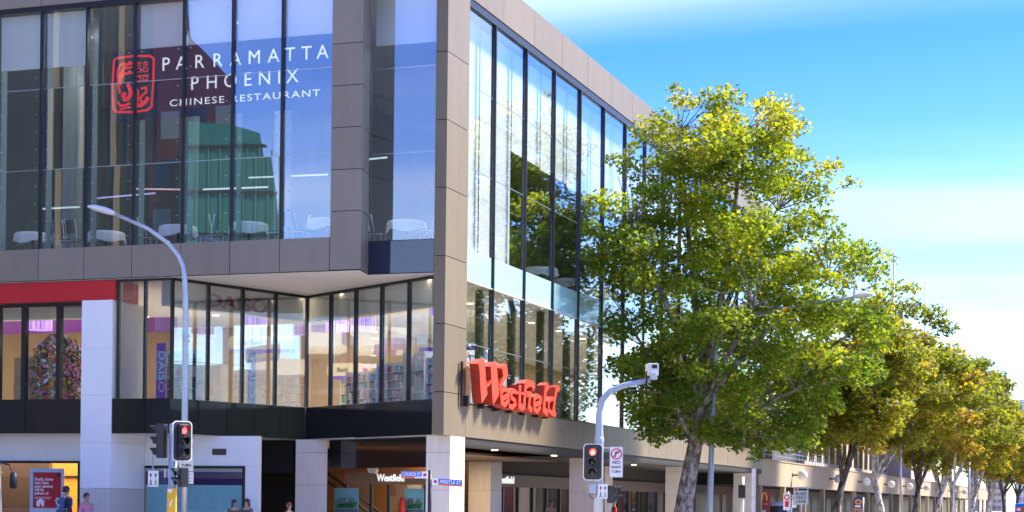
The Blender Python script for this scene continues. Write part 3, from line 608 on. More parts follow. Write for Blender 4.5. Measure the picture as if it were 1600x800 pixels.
shm = M('white shelf metal', (0.68, 0.70, 0.74), 0.4)
def shelf(loc, rz, w, h, levels, label, seed, pal=prodcols):
    r_ = random.Random(seed); t = thing('display_shelf', label, 'shelf', loc, rz)
    for x in (-w / 2, w / 2 - 0.03): B('upright', x, x + 0.03, 0, 0.45, 0, h, shm, t)
    B('back_panel', -w / 2 + 0.03, w / 2 - 0.03, 0.40, 0.42, 0.05, h, shm, t)
    mb, cols = MB(), []
    for k_ in range(levels):
        z = 0.12 + k_ * (h - 0.2) / levels
        B('shelf_board', -w / 2 + 0.031, w / 2 - 0.031, 0.0, 0.398, z - 0.02, z, shm, t)
        x = -w / 2 + 0.05; dh = (h - 0.2) / levels
        while x < w / 2 - 0.12:
            pw_ = r_.choice((0.06, 0.09, 0.12, 0.16)); ph = r_.uniform(0.5, 0.9) * dh; c = r_.choice(pal); f = r_.uniform(0.6, 1.3)
            mb.box(x, x + pw_ - 0.008, r_.uniform(0.0, 0.05), 0.3, z + 0.002, z + ph); cols += [tuple(min(0.8, q * f) for q in c)] * 6; x += pw_
    o = coloured(mb, cols, 'products', t); o['kind'] = 'stuff'
shelf((-9.55, 0.6, 4.71), 0, 1.5, 1.75, 4, 'shelf with red and white goods in the short window', 1, [(0.5, 0.03, 0.04), (0.6, 0.55, 0.5), (0.15, 0.12, 0.1)])
shelf((-5.0, 5.0, 4.71), R(-33), 1.9, 1.35, 4, 'low white wire shelf with mixed goods at the fold of the glazing', 2)
shelf((-3.5, 4.0, 4.71), R(-33), 1.6, 1.55, 5, 'shelf of pink and white packets behind third splayed pane', 3, [(0.5, 0.15, 0.3), (0.65, 0.6, 0.65), (0.35, 0.25, 0.55), (0.2, 0.35, 0.5)])
shelf((-2.2, 2.9, 4.71), R(-33), 1.2, 1.75, 3, 'shelf of tall pale cups behind fourth splayed pane', 4, [(0.65, 0.58, 0.40), (0.6, 0.3, 0.35), (0.65, 0.62, 0.6)])
shelf((-1.0, 1.9, 4.71), R(-33), 1.3, 1.65, 5, 'shelf with lilac packets tucked behind the corner pier', 5, [(0.5, 0.45, 0.6), (0.4, 0.5, 0.6), (0.5, 0.2, 0.35), (0.65, 0.62, 0.66)])
shelf((-6.3, 8.6, 4.71), 0, 2.2, 1.9, 5, 'tall shelf of mixed goods deep in the shop', 6)
shelf((-14.9, 2.4, 4.71), 0, 1.4, 2.2, 5, 'shelf with red packets at the far left window', 8, [(0.5, 0.04, 0.03), (0.5, 0.35, 0.2), (0.55, 0.5, 0.4)])
for k_ in range(5): shelf((-1.6, 12.5 + k_ * 4.2, 4.71), R(90), 2.6, 1.5, 4, ('long shelf behind street glass, nearest of the row of five', 'second long shelf behind the street facade glass', 'third long shelf behind the street facade glass', 'fourth long shelf behind the street facade glass', 'farthest long shelf behind the street facade glass')[k_], 20 + k_)
# cartons by the flower stand
crt = M('carton', (0.42, 0.27, 0.13), 0.8, 0, 0.15, 3)
for i in range(4):
    for j in range(5 - (i == 3)):
        o = B('carton', 0, 0.44, 0, 0.4, 0, 0.30, crt, None); o.location = (-15.15 + i * 0.46 + rnd.uniform(-.02, .02), -0.2 + rnd.uniform(-.02, .02), 4.711 + j * 0.304)
        tag(o, '%s cardboard carton of the %s stack by the shop window' % (('bottom', 'second lowest', 'middle', 'fourth', 'highest')[j], ('leftmost', 'second', 'third', 'rightmost')[i]), 'carton', 'stacked cartons in the left shop window')
# white wire rack
wr = thing('wire_rack', 'white wire grid rack standing behind the flower display', 'rack', (-14.6, 1.3, 4.71))
for k_ in range(8): MB().tube([(-0.4 + k_ * 0.115, 0, 0), (-0.4 + k_ * 0.115, 0, 1.75)], 0.008, 5).build('upright_wire', wht, wr)
for k_ in range(9): MB().tube([(-0.41, 0.012, 0.5 + k_ * 0.15), (0.42, 0.012, 0.5 + k_ * 0.15)], 0.008, 5).build('cross_wire', wht, wr)
# flower arrangement
fa = thing('flower_display', 'tall display of colourful artificial flowers in the left shop window', 'flower arrangement', (-13.72, 0.15, 4.71))
MB().tube([(0, 0, 0), (0.05, 0, 0.9), (-0.05, 0, 1.6)], [0.25, 0.16, 0.10], 12).build('vase', M('pale blue vase', (0.5, 0.58, 0.66), 0.3), fa, smooth=True)
fr = random.Random(3); mb, cols, ml, lc = MB(), [], MB(), []
fp = [(0.6, 0.1, 0.35), (0.65, 0.55, 0.6), (0.6, 0.03, 0.04), (0.7, 0.42, 0.03), (0.75, 0.2, 0.3), (0.45, 0.2, 0.55), (0.7, 0.68, 0.66), (0.65, 0.15, 0.03)]
for i in range(760):
    a, zf = fr.uniform(0, 2 * math.pi), fr.uniform(0.15, 2.25); rr = (0.92 - 0.10 * abs(zf - 1.2) + 0.12 * math.sin(3 * a + 4 * zf)) * fr.uniform(0.55, 1.12) * (1 if zf < 1.85 else 1.6 * max(0.2, 2.45 - zf))
    c = Vector((rr * math.cos(a), rr * 0.8 * math.sin(a), zf)); d = Vector((math.cos(a), math.sin(a), fr.uniform(-0.3, 0.5))).normalized(); u = d.orthogonal().normalized(); w = d.cross(u); r1 = fr.uniform(0.035, 0.095); col = fr.choice(fp)
    vs_ = [tuple(c + d * 0.03)] + [tuple(c + (u * math.cos(R(60 * q)) + w * math.sin(R(60 * q))) * r1 * (1 if q % 2 else 0.8)) for q in range(6)]
    mb.add(vs_, [(0, 1 + q, 1 + (q + 1) % 6) for q in range(6)]); cols += [col] * 6
    for q in range(2):
        c2 = c - d * fr.uniform(0.02, 0.15) + Vector((fr.uniform(-.08, .08), fr.uniform(-.08, .08), fr.uniform(-.08, .08))); v_ = Vector((fr.uniform(-1, 1), fr.uniform(-1, 1), fr.uniform(-1, 1))).normalized() * 0.09; w_ = v_.orthogonal().normalized() * 0.03
        ml.add([tuple(c2 - v_), tuple(c2 + w_), tuple(c2 + v_), tuple(c2 - w_)], [(0, 1, 2, 3)])
o = coloured(mb, cols, 'flower_heads', fa); o['kind'] = 'stuff'
o = ml.build('leaves', M('flower leaf', (0.03, 0.09, 0.03), 0.6), fa); o['kind'] = 'stuff'
# bank poster
po = thing('bank_poster', 'red home loan poster in a pale frame in the orange bank window', 'poster', (0, 0, 0))
B('frame', -14.61, -13.31, -0.02, 0.0, 1.15, 2.59, M('pale blue frame', (0.42, 0.55, 0.66), 0.5), po); B('sheet', -14.48, -13.42, -0.03, -0.021, 1.29, 2.46, M('poster red', (0.42, 0.012, 0.018), 0.5), po)
for i, l_ in enumerate(('Finally, home', 'loan rates', 'your parents', 'will be', 'jealous of.')): text(l_, 0.135, (-14.42, -0.034, 2.19 - i * 0.115), FACE_Y, wht, parent=po, bold=0.004, depth=0.001)
for i in range(2): text('Talk to us about a home loan today', 0.05, (-14.42, -0.034, 1.64 - i * 0.055), FACE_Y, wht, parent=po, depth=0.001, width=0.65 - i * 0.05) if False else B('small_print', -14.42, -13.78 - i * 0.05, -0.034, -0.031, 1.635 - i * 0.05, 1.65 - i * 0.05, wht, po)
MB().prism([(-14.34, 1.34), (-14.22, 1.34), (-14.22, 1.42), (-14.15, 1.42), (-14.15, 1.34), (-14.05, 1.34), (-14.05, 1.48), (-14.02, 1.50), (-14.19, 1.60), (-14.36, 1.50), (-14.34, 1.48)], lambda u, v: (u, -0.031, v), lambda u, v: (u, -0.036, v)).build('house_icon', wht, po)
B('logo_patch', -13.57, -13.44, -0.034, -0.031, 2.33, 2.44, blk, po)
# entrance posters
def poster(x0, x1, label):
    t = thing('entrance_poster', label, 'poster', (0, 0, 0)); y = ent - 0.10
    B('sheet', x0, x1, y, y + 0.02, 0.7, 2.08, M('poster sky', (0.16, 0.42, 0.52), 0.5, 0, 0.25, 2), t); w = x1 - x0
    rr = random.Random(5)
    for k_ in range(12): B('skyline_block', x0 + 0.03 + k_ * (w - 0.1) / 12, x0 + 0.08 + k_ * (w - 0.1) / 12, y - 0.004, y - 0.001, 1.45, 1.55 + rr.random() * 0.22, M('skyline grey', (0.12, 0.14, 0.16), 0.6), t)
    MB().prism([(x0 + 0.04, 1.38), (x1 - 0.08, 1.42), (x1 - 0.03, 1.62), (x0 + 0.3, 1.56), (x0 + 0.08, 1.5)], lambda u, v: (u, y - 0.0045, v), lambda u, v: (u, y - 0.008, v)).build('green_band', M('poster green', (0.03, 0.22, 0.04), 0.5), t)
    text('MOVE', 0.2, (x0 + 0.16, y - 0.01, 1.4), FACE_Y, M('dark green print', (0.01, 0.06, 0.02), 0.5), parent=t, width=w * 0.62, bold=0.01, depth=0.001)
    B('lower_print', x0 + 0.02, x1 - 0.02, y - 0.004, y - 0.001, 0.72, 1.37, M('poster navy mosaic', (0.10, 0.16, 0.22), 0.5, 0, 0.9, 14), t)
poster(-6.34, -5.43, 'blue green skyline poster left of the entrance lettering'); poster(-3.72, -3.0, 'blue green skyline poster beside the corner column')
# projector box under entrance ceiling
pj = thing('ceiling_projector', 'pale box hanging under the dark entrance fascia', 'projector', (-3.9, 3.6, 2.72))
MB().prism([(-0.15, 0.02), (0.15, 0.02), (0.17, -0.05), (0.14, -0.18), (-0.12, -0.15), (-0.16, -0.02)], lambda u, v: (u, -0.1, v), lambda u, v: (u, 0.12, v)).build('case', M('beige plastic', (0.5, 0.42, 0.36), 0.5), pj, bevel=0.015); MB().tube([(0, 0, 0.02), (0, 0, 0.5)], 0.02, 8).build('bracket', galv, pj)
# ------------------------------------------------------------------ restaurant furniture
cloth = M('white tablecloth', (0.80, 0.82, 0.84), 0.8, 0, 0.04, 3); chm = M('chair white metal', (0.62, 0.63, 0.66), 0.35, 0.3); chp = M('chair dark panel', (0.05, 0.055, 0.06), 0.5)
ta = thing('dining_table', 'x', 'table')
nn_ = 48; tv = [(0, 0, 0.76)]; rings_ = []
for r_, z_ in ((0.5, 0.76), (0.57, 0.755), (0.6, 0.73), (0.61, 0.6), (0.63, 0.42)):
    rings_.append(len(tv))
    for k_ in range(nn_):
        a = 2 * math.pi * k_ / nn_; f = (1 + 0.05 * math.cos(a * 8) * (0.76 - z_) / 0.34); tv.append((r_ * f * math.cos(a), r_ * f * math.sin(a), z_ - (0.05 * math.cos(4 * a) if z_ < 0.5 else 0)))
tf = [(0, 1 + k_, 1 + (k_ + 1) % nn_) for k_ in range(nn_)]
for a_, b_ in zip(rings_[:-1], rings_[1:]): tf += [(a_ + k_, b_ + k_, b_ + (k_ + 1) % nn_, a_ + (k_ + 1) % nn_) for k_ in range(nn_)]
MB().add(tv, tf).build('tablecloth', cloth, ta, smooth=True); MB().lathe([(0.05, 0.03), (0.05, 0.74)], 10).build('pedestal', frame, ta); MB().lathe([(0.28, 0.0), (0.26, 0.03)], 20).build('base', frame, ta)
ch = thing('dining_chair', 'x', 'chair')
B('seat', -0.21, 0.21, -0.21, 0.21, 0.43, 0.47, chp, ch, bevel=0.01)
for sx in (-1, 1):
    MB().tube([(sx * 0.19, 0.19, 0.0), (sx * 0.19, 0.19, 0.45), (sx * 0.19, 0.23, 0.7), (sx * 0.18, 0.32, 1.08)], 0.018, 8).build('rear_leg', chm, ch, smooth=True); MB().tube([(sx * 0.19, -0.19, 0), (sx * 0.19, -0.19, 0.43)], 0.016, 8).build('leg', chm, ch)
B('seat_frame', -0.2, 0.2, -0.2, 0.2, 0.40, 0.43, chm, ch)
MB().add([(-0.17, 0.235, 0.62), (0.17, 0.235, 0.62), (0.165, 0.315, 1.05), (-0.165, 0.315, 1.05), (-0.17, 0.255, 0.62), (0.17, 0.255, 0.62), (0.165, 0.335, 1.05), (-0.165, 0.335, 1.05)], [(0, 1, 2, 3), (4, 7, 6, 5), (0, 4, 5, 1), (1, 5, 6, 2), (2, 6, 7, 3), (3, 7, 4, 0)]).build('backrest', chp, ch)
FZ = 9.605
tabs = [(-14.75, 0.2, 'white clothed table cut by the left picture edge upstairs'), (-12.2, 0.6, 'white clothed table behind two dark chair backs upstairs'), (-9.25, 0.1, 'white clothed table right above the street lamp arm'), (-6.75, 0.15, 'white clothed table in the middle of the upper windows'), (-4.0, 0.15, 'white clothed table beside the bronze pier upstairs'), (-1.75, 1.1, 'white clothed table in the recessed bay above the gloss panel'),
        (-1.1, 12.6, 'white clothed table behind the street facade, nearest the corner'), (-1.1, 16.0, 'white clothed table behind the street facade, second from corner'), (-1.1, 19.4, 'white clothed table behind the street facade, third from corner')]
for i, (x, y, lab) in enumerate(tabs):
    t = ta if i == 0 else copy_tree(ta); t.location = (x, y, FZ); t.rotation_euler = (0, 0, i * 0.7); t['label'] = lab; t['group'] = 'restaurant tables'
chs = [(-13.45, -0.05, 180, 'dark backed chair, left one of the pair turned to the window'), (-12.98, -0.05, 180, 'dark backed chair, right one of the pair turned to the window'), (-13.95, 0.3, -90, 'chair right of the table at the left picture edge'), (-10.3, 0.05, 90, 'chair left of the table above the street lamp'), (-8.15, 0.1, -90, 'chair right of the table above the street lamp'), (-7.75, 0.15, 90, 'chair left of the middle upper table'), (-5.75, 0.1, -90, 'chair right of the middle upper table'), (-5.35, 0.9, -60, 'chair set back right of the middle upper table'), (-4.95, 0.15, 90, 'chair left of the table by the bronze pier'), (-3.55, -0.2, -100, 'chair right of the table against the bronze pier'),
       (-2.75, 1.15, 90, 'chair left of the table in the recessed bay'), (-0.95, 0.95, -90, 'chair right of the table in the recessed bay')]
for i, (x, y, a, lab) in enumerate(chs):
    c = ch if i == 0 else copy_tree(ch); c.location = (x, y, FZ); c.rotation_euler = (0, 0, R(a)); c['label'] = lab; c['group'] = 'restaurant chairs'
# linear pendants
for i, (x, y, z, w, rz, colr, lab) in enumerate(((-15.6, 3.0, 11.7, 1.6, 0, (0.75, 0.9, 1.0), 'short white linear light at the left edge of the upper windows'), (-13.6, 4.0, 12.2, 2.6, R(-8), (0.35, 0.2, 0.8), 'violet linear light hanging behind left upper windows'), (-12.9, 5.2, 12.6, 2.0, R(20), (0.5, 0.06, 0.08), 'dim red linear light hanging behind left upper windows'), (-9.4, 4.2, 12.3, 2.4, R(4), (0.75, 0.9, 1.0), 'long white linear light right of the emblem window'), (-8.6, 6.6, 13.1, 3.0, R(4), (0.6, 0.75, 0.9), 'upper white linear light behind the middle windows'), (-4.8, 5.0, 13.2, 1.5, R(-10), (0.75, 0.9, 1.0), 'white linear light left of the bronze pier'))):
    t = thing('linear_light', lab, 'lamp', (x, y, z), rz); MB().box(-w / 2, w / 2, -0.03, 0.03, -0.025, 0.025).build('tube_light', EM('linear %d' % i, colr, 0.06), t)
    for dx_ in (-w * 0.4, w * 0.4): MB().tube([(dx_, 0, 0.04), (dx_, 0, 17.34 - z)], 0.008, 5).build('wire', frame, t)
# ------------------------------------------------------------------ lower arcade building further along the street
lb = thing('arcade_building', 'low cream banded arcade building running down the street behind the trees', 'building')
pinkw = M('pink grey render', (0.50, 0.38, 0.33), 0.8, 0, 0.08, 0.5)
ye = [49.9 + 7.4 * k for k in range(26)]
for i, (a, b) in enumerate(zip(ye[:-1], ye[1:])):
    B('cream_band', -0.7, -0.3, a + 0.004, b - 0.004, 2.8, 4.27, cream, lb); B('coping', -0.75, -0.25, a + 0.004, b - 0.004, 4.272, 4.34, cream, lb)
    B('column', -0.62, -0.33, a + 0.8, a + 1.15, 0.12, 2.795, cream, lb)
    wmat = brick_b if i % 3 == 1 else M('dark shopfront', (0.03, 0.028, 0.027), 0.3)
    B('shopfront', -5.2, -5.0, a, b, 0.12, 2.83, wmat, lb)
    if i < 12:
        B('shop_window', -4.99, -4.96, a + 0.8, a + 3.4, 0.5, 2.3, M('dim shop window', (0.05, 0.045, 0.04), 0.35, 0, 0.3, 1, spec=0.25), lb); B('shop_door', -4.99, -4.96, a + 4.2, a + 5.4, 0.13, 2.3, M('door brown', (0.2, 0.13, 0.09), 0.5), lb)
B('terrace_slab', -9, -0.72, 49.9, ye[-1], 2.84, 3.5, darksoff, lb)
B('upper_wall', -9.5, -9.0, 50, ye[-1], 3.5, 13.5, pinkw, lb)
B('upper_wall', -9, -0.8, 128, 128.3, 3.5, 11, pinkw, lb); B('upper_wall', -3.2, -3.0, 74, 128, 3.5, 8.2, pinkw, lb)
for k in range(16): B('upper_window', -2.99, -2.96, 76 + k * 3.2, 78 + k * 3.2, 5.0, 6.8, blackp, lb)
for k in range(14): B('upper_window', -8.99, -8.95, 53 + k * 4.6, 56 + k * 4.6, 6.0, 8.6, blackp, lb)
B('plant_box', -2.6, -1.2, 58.5, 70, 3.5, 6.3, M('plant room grey', (0.10, 0.10, 0.105), 0.6), lb)
rl = obj('railing', None, lb)
for z in (4.62, 4.88, 5.12): MB().tube([(-0.5, 50, z), (-0.5, 74, z)], 0.022, 6).build('rail', galv, rl)
for k in range(20): MB().tube([(-0.5, 50.2 + k * 1.25, 4.3), (-0.5, 50.2 + k * 1.25, 5.15)], 0.018, 6).build('baluster', galv, rl)
gl_ = M('opal globe', (0.62, 0.60, 0.58), 0.25)
g0 = None
for y in (60.5, 75.06, 88.8, 104, 117.4, 132, 147, 160.2, 175, 190):
    if g0 is None:
        g0 = obj('globe_lamp', None, lb); MB().lathe([(0.01, -0.32)] + [(0.32 * math.cos(R(a)), 0.32 * math.sin(R(a))) for a in range(-75, 90, 15)] + [(0.01, 0.32)], 18).build('globe', gl_, g0, smooth=True); MB().tube([(-0.66, 0, 0), (-0.25, 0, 0)], 0.05, 8).build('bracket', frame, g0); MB().box(-0.68, -0.60, -0.12, 0.12, -0.12, 0.12).build('plate', frame, g0); c = g0
    else: c = copy_tree(g0, lb)
    c.location = (0.33, y, 3.55)
L = None
# fast food blade sign in the gap between the buildings
mc = thing('restaurant_blade_sign', 'red upright sign with yellow arches between the two buildings', 'sign', (-0.45, 51.7, 0.12), YAW)
B('board', -0.46, 0.46, 0, 0.22, 0.9, 2.42, M('sign red shade face', (0.28, 0.01, 0.014), 0.4), mc); B('side_face', 0.462, 0.47, 0.01, 0.21, 0.9, 2.42, M('sign red lit side', (0.6, 0.01, 0.02), 0.4), mc)  # one red in two tones: shaded front and sunlit side put into colour
for s_ in (-0.3, 0.3): B('leg', s_ - 0.05, s_ + 0.05, 0.06, 0.16, 0, 0.9, frame, mc)
arch = MB()
for cx_ in (-0.13, 0.13):
    stroke(arch, [(cx_ + 0.14 * math.cos(R(a)) * 1.0, 1.82 + 0.42 * max(0, math.sin(R(a))) ** 0.8) for a in range(180, -1, -15)], 0.035, lambda u, v: (u, -0.012 - 0.001 * (cx_ > 0), v), lambda u, v: (u, -0.002, v))
arch.build('arches', M('arch yellow', (0.85, 0.55, 0.02), 0.4), mc); text("McDonald's", 0.15, (-0.36, -0.004, 1.56), FACE_Y, M('arch yellow', (0.85, 0.55, 0.02)), parent=mc, width=0.72)
MB().prism([(-0.22, 1.2), (-0.1, 1.3), (-0.1, 1.24), (0.22, 1.24), (0.22, 1.16), (-0.1, 1.16), (-0.1, 1.1)], lambda u, v: (u, -0.002, v), lambda u, v: (u, -0.008, v)).build('arrow', wht, mc)
bs = thing('shop_blade_sign', 'black shop sign hanging under the cream band near dark trunk', 'sign', (-1.2, 65.3, 2.2), YAW)
B('board', -0.75, 0.75, 0, 0.06, -0.3, 0.3, ink, bs); text('BLOCK', 0.3, (-0.55, -0.006, -0.05), FACE_Y, wht, parent=bs, width=1.15); text('CHATSWORTH', 0.1, (-0.55, -0.006, -0.2), FACE_Y, wht, parent=bs, width=0.9) if False else None
B('hanger', -0.5, -0.45, 0.01, 0.05, 0.3, 0.6, frame, bs); B('hanger', 0.45, 0.5, 0.01, 0.05, 0.3, 0.6, frame, bs)

# ------------------------------------------------------------------ street furniture
def rrect(w, h, r, n=5):
    out = []
    for cx_, cz_, a0 in ((w / 2 - r, h / 2 - r, 0), (-w / 2 + r, h / 2 - r, 90), (-w / 2 + r, -h / 2 + r, 180), (w / 2 - r, -h / 2 + r, 270)):
        for k_ in range(n + 1): a = R(a0 + 90 * k_ / n); out.append((cx_ + r * math.cos(a), cz_ + r * math.sin(a)))
    return out
def sheet(name, w, h, r, y0, y1, c, mat, parent):
    return MB().prism(rrect(w, h, r), lambda u, v: (c[0] + u, c[1] + y0, c[2] + v), lambda u, v: (c[0] + u, c[1] + y1, c[2] + v)).build(name, mat, parent)
lens_off = M('dark lens', (0.03, 0.02, 0.015), 0.15); lens_red = EM('red signal light', (1.0, 0.02, 0.01), 0.28); lens_core = EM('red arrow light', (1.0, 0.22, 0.02), 0.7)
board_m = M('signal board black', (0.022, 0.022, 0.026), 0.45)
def signal_head(name, label, loc, rz, n=3, lit=0, board=True, arrow=False):
    """three lens signal facing local -y; loc is its centre"""
    t = thing(name, label, 'traffic light', loc, rz); pitch = 0.32 if n == 3 else 0.27
    h = pitch * n + 0.02
    if board:
        sheet('backboard', 0.62, 1.16, 0.13, 0.0, 0.02, (0, 0, 0), wht, t); sheet('backboard_face', 0.565, 1.105, 0.11, -0.006, -0.001, (0, 0, 0), board_m, t)
    MB().box(-0.15, 0.15, -0.09, 0.16, -h / 2, h / 2).build('housing', board_m, t, bevel=0.03)
    for k_ in range(n):
        z = (n - 1) / 2 * pitch - k_ * pitch; lm = lens_red if k_ == lit else lens_off
        o = MB().lathe([(0.115, 0), (0.10, 0.02), (0.02, 0.035)], 20).build('lens', lm, t, smooth=True); o.rotation_euler = (R(90), 0, 0); o.location = (0, -0.092, z)
        if arrow and k_ == lit: MB().prism([(-0.06, -0.02), (0.0, 0.06), (0.06, -0.02), (0.025, -0.02), (0.025, -0.075), (-0.025, -0.075), (-0.025, -0.02)], lambda u, v: (u, -0.132, z + v), lambda u, v: (u, -0.128, z + v)).build('arrow_light', lens_core, t)
        vz = MB(); n_ = 16; arc = [R(-40 + 260 * q / n_) for q in range(n_ + 1)]
        for ring_r in (0.125, 0.132):
            for a in arc: vz.v.append((ring_r * math.cos(a), -0.09, z + ring_r * math.sin(a)))
            for a in arc: vz.v.append((ring_r * math.cos(a) * 0.98, -0.09 - 0.24 * (0.45 + 0.55 * max(0, math.sin(a))), z + ring_r * math.sin(a) * 0.95))
        m_ = n_ + 1
        for q in range(n_): vz.f += [(q, q + 1, m_ + q + 1, m_ + q), (2 * m_ + q, 3 * m_ + q, 3 * m_ + q + 1, 2 * m_ + q + 1), (m_ + q, m_ + q + 1, 3 * m_ + q + 1, 3 * m_ + q)]
        vz.build('visor', blk, t)
    return t
def pole(name, label, cat, pts, rad, mat, base=True, n=14):
    t = thing(name, label, cat, (pts[0][0], pts[0][1], 0.12)); p = [(a - pts[0][0], b - pts[0][1], c - 0.12) for a, b, c in pts]
    MB().tube(p, rad, n).build('shaft', mat, t, smooth=True)
    if base: B('base_plate', -0.2, 0.2, -0.2, 0.2, 0, 0.03, galv, t)
    return t
# left street lamp
lp = pole('street_lamp', 'tall galvanised street lamp with curved arm in front of the square facade', 'street lamp', [(-6.9, -3.46, 0.12), (-6.9, -3.46, 3.5), (-6.92, -3.47, 7.6), (-6.95, -3.48, 8.2), (-7.0, -3.49, 8.55), (-7.13, -3.54, 8.86), (-7.44, -3.65, 9.24), (-8.02, -3.85, 9.67), (-8.96, -4.17, 10.1)], [0.115, 0.10, 0.085, 0.08, 0.078, 0.075, 0.07, 0.06, 0.05], galv)
def lamp_head(parent, loc, rz, tilt, L_=0.82):
    m = MB(); secs = [(0.0, 0.07, 0.06), (0.12, 0.14, 0.10), (0.35, 0.21, 0.13), (0.65, 0.21, 0.11), (L_, 0.09, 0.05)]; n_ = 16
    for x, w, h in secs:
        for k_ in range(n_):
            a = 2 * math.pi * k_ / n_; m.v.append((x, w * math.cos(a), h * math.sin(a) * (1 if math.sin(a) > 0 else 0.55)))
    for i in range(len(secs) - 1):
        for k_ in range(n_): m.f.append((i * n_ + k_, (i + 1) * n_ + k_, (i + 1) * n_ + (k_ + 1) % n_, i * n_ + (k_ + 1) % n_))
    m.f += [tuple(range(n_)), tuple(range((len(secs) - 1) * n_, len(secs) * n_))[::-1]]
    o = m.build('lamp_housing', M('lamp housing grey', (0.72, 0.72, 0.71), 0.45, 0.1), parent, smooth=True); o.location = loc; o.rotation_euler = (0, tilt, rz)
    g = MB().lathe([(0.01, -0.06), (0.12, -0.055), (0.14, -0.03), (0.14, -0.02)], 16).build('lamp_lens', M('lamp lens', (0.5, 0.48, 0.44), 0.2), o, smooth=True); g.location = (0.45, 0, -0.01); g.scale = (1.6, 0.9, 1)
    return o
lamp_head(lp, (-8.92 + 6.9, -4.15 + 3.46, 10.08 - 0.12), math.atan2(-0.33, -1.0), R(-15), 0.85)
for z in (6.35, 6.2): MB().lathe([(0.12, 0), (0.12, 0.05)], 14).build('band', galv, lp).location = (0, 0, z)
# left signal post with yellow panel
sp_ = pole('signal_post', 'pale blue signal post with yellow call box by the lamp pole', 'signal post', [(-6.31, -5.16, 0.12), (-6.31, -5.16, 3.72)], 0.125, bluegal)
MB().box(-0.128, 0.128, -0.17, -0.02, 0.55, 1.83).build('call_box', ylw, sp_, rz=YAW, bevel=0.01); MB().box(-0.1, 0.02, -0.176, -0.171, 1.70, 1.80).build('sticker', wht, sp_, rz=YAW)
text('✓', 0.3, (-0.05, -0.18, 1.25), FACE_Y, wht, parent=sp_) if False else MB().prism([(-0.04, 1.42), (0.03, 1.52), (0.045, 1.5), (0.0, 1.42), (0.01, 1.36), (-0.05, 1.28)], lambda u, v: (u, -0.171, v), lambda u, v: (u, -0.175, v)).build('hand_icon', wht, sp_, rz=YAW)
MB().lathe([(0.14, 3.48), (0.14, 3.56)], 14).build('collar', galv, sp_); MB().lathe([(0.13, 3.6), (0.11, 3.66), (0.02, 3.7)], 14).build('cap', bluegal, sp_)
signal_head('traffic_signal', 'traffic light with white edged board on the left signal post', (-5.95, -5.27, 3.29), YAW + R(38))
signal_head('traffic_signal', 'black traffic light seen from the side, facing left', (-6.68, -5.22, 3.30), YAW + R(-100), board=False, lit=9)
MB
signal_head('pedestrian_signal', 'two lens pedestrian light below the left signal board', (-5.98, -5.22, 2.26), YAW + R(-62), n=2, board=False, lit=9)
nb = thing('phase_plate', 'small white plate with arrow and walker symbols hanging at left post', 'sign', (-6.83, -5.36, 2.21), YAW)
def phase_plate(t):
    sheet('plate', 0.3, 0.46, 0.02, 0, 0.01, (0, 0, 0), wht, t)
    for x in (-0.07, 0.07):
        MB().prism([(x - 0.04, 0.09), (x, 0.17), (x + 0.04, 0.09), (x + 0.012, 0.09), (x + 0.012, 0.03), (x - 0.012, 0.03), (x - 0.012, 0.09)], lambda u, v: (u, -0.001, v), lambda u, v: (u, -0.004, v)).build('arrow', ink, t)
        w = MB(); w.box(x - 0.02, x + 0.02, -0.004, -0.001, -0.06, -0.02); stroke(w, [(x - 0.04, -0.11), (x, -0.08), (x + 0.04, -0.12)], 0.011, lambda u, v: (u, -0.001, v), lambda u, v: (u, -0.004, v)); stroke(w, [(x - 0.045, -0.2), (x, -0.13), (x + 0.045, -0.2)], 0.012, lambda u, v: (u, -0.001, v), lambda u, v: (u, -0.0045, v)); w.build('walker', ink if x < 0 else M('walker green', (0.02, 0.3, 0.1), 0.5), t)
phase_plate(nb); MB().tube([(-0.02, 0.02, 0.2), (-0.02, 0.02, 0.72)], 0.022, 8).build('hanger', galv, nb)
cb = thing('signal_bracket', 'small grey cable clamps hanging between left signal and post', 'bracket', (-6.5, -5.2, 2.3), YAW)
for x in (-0.03, 0.07): MB().box(x - 0.03, x + 0.03, -0.03, 0.03, -0.05, 0.2).build('clamp', galv, cb, bevel=0.01)
MB().tube([(0.08, 0, 0.2), (0.13, 0, 0.35), (0.12, 0, 0.55)], 0.012, 6).build('cable', blk, cb)
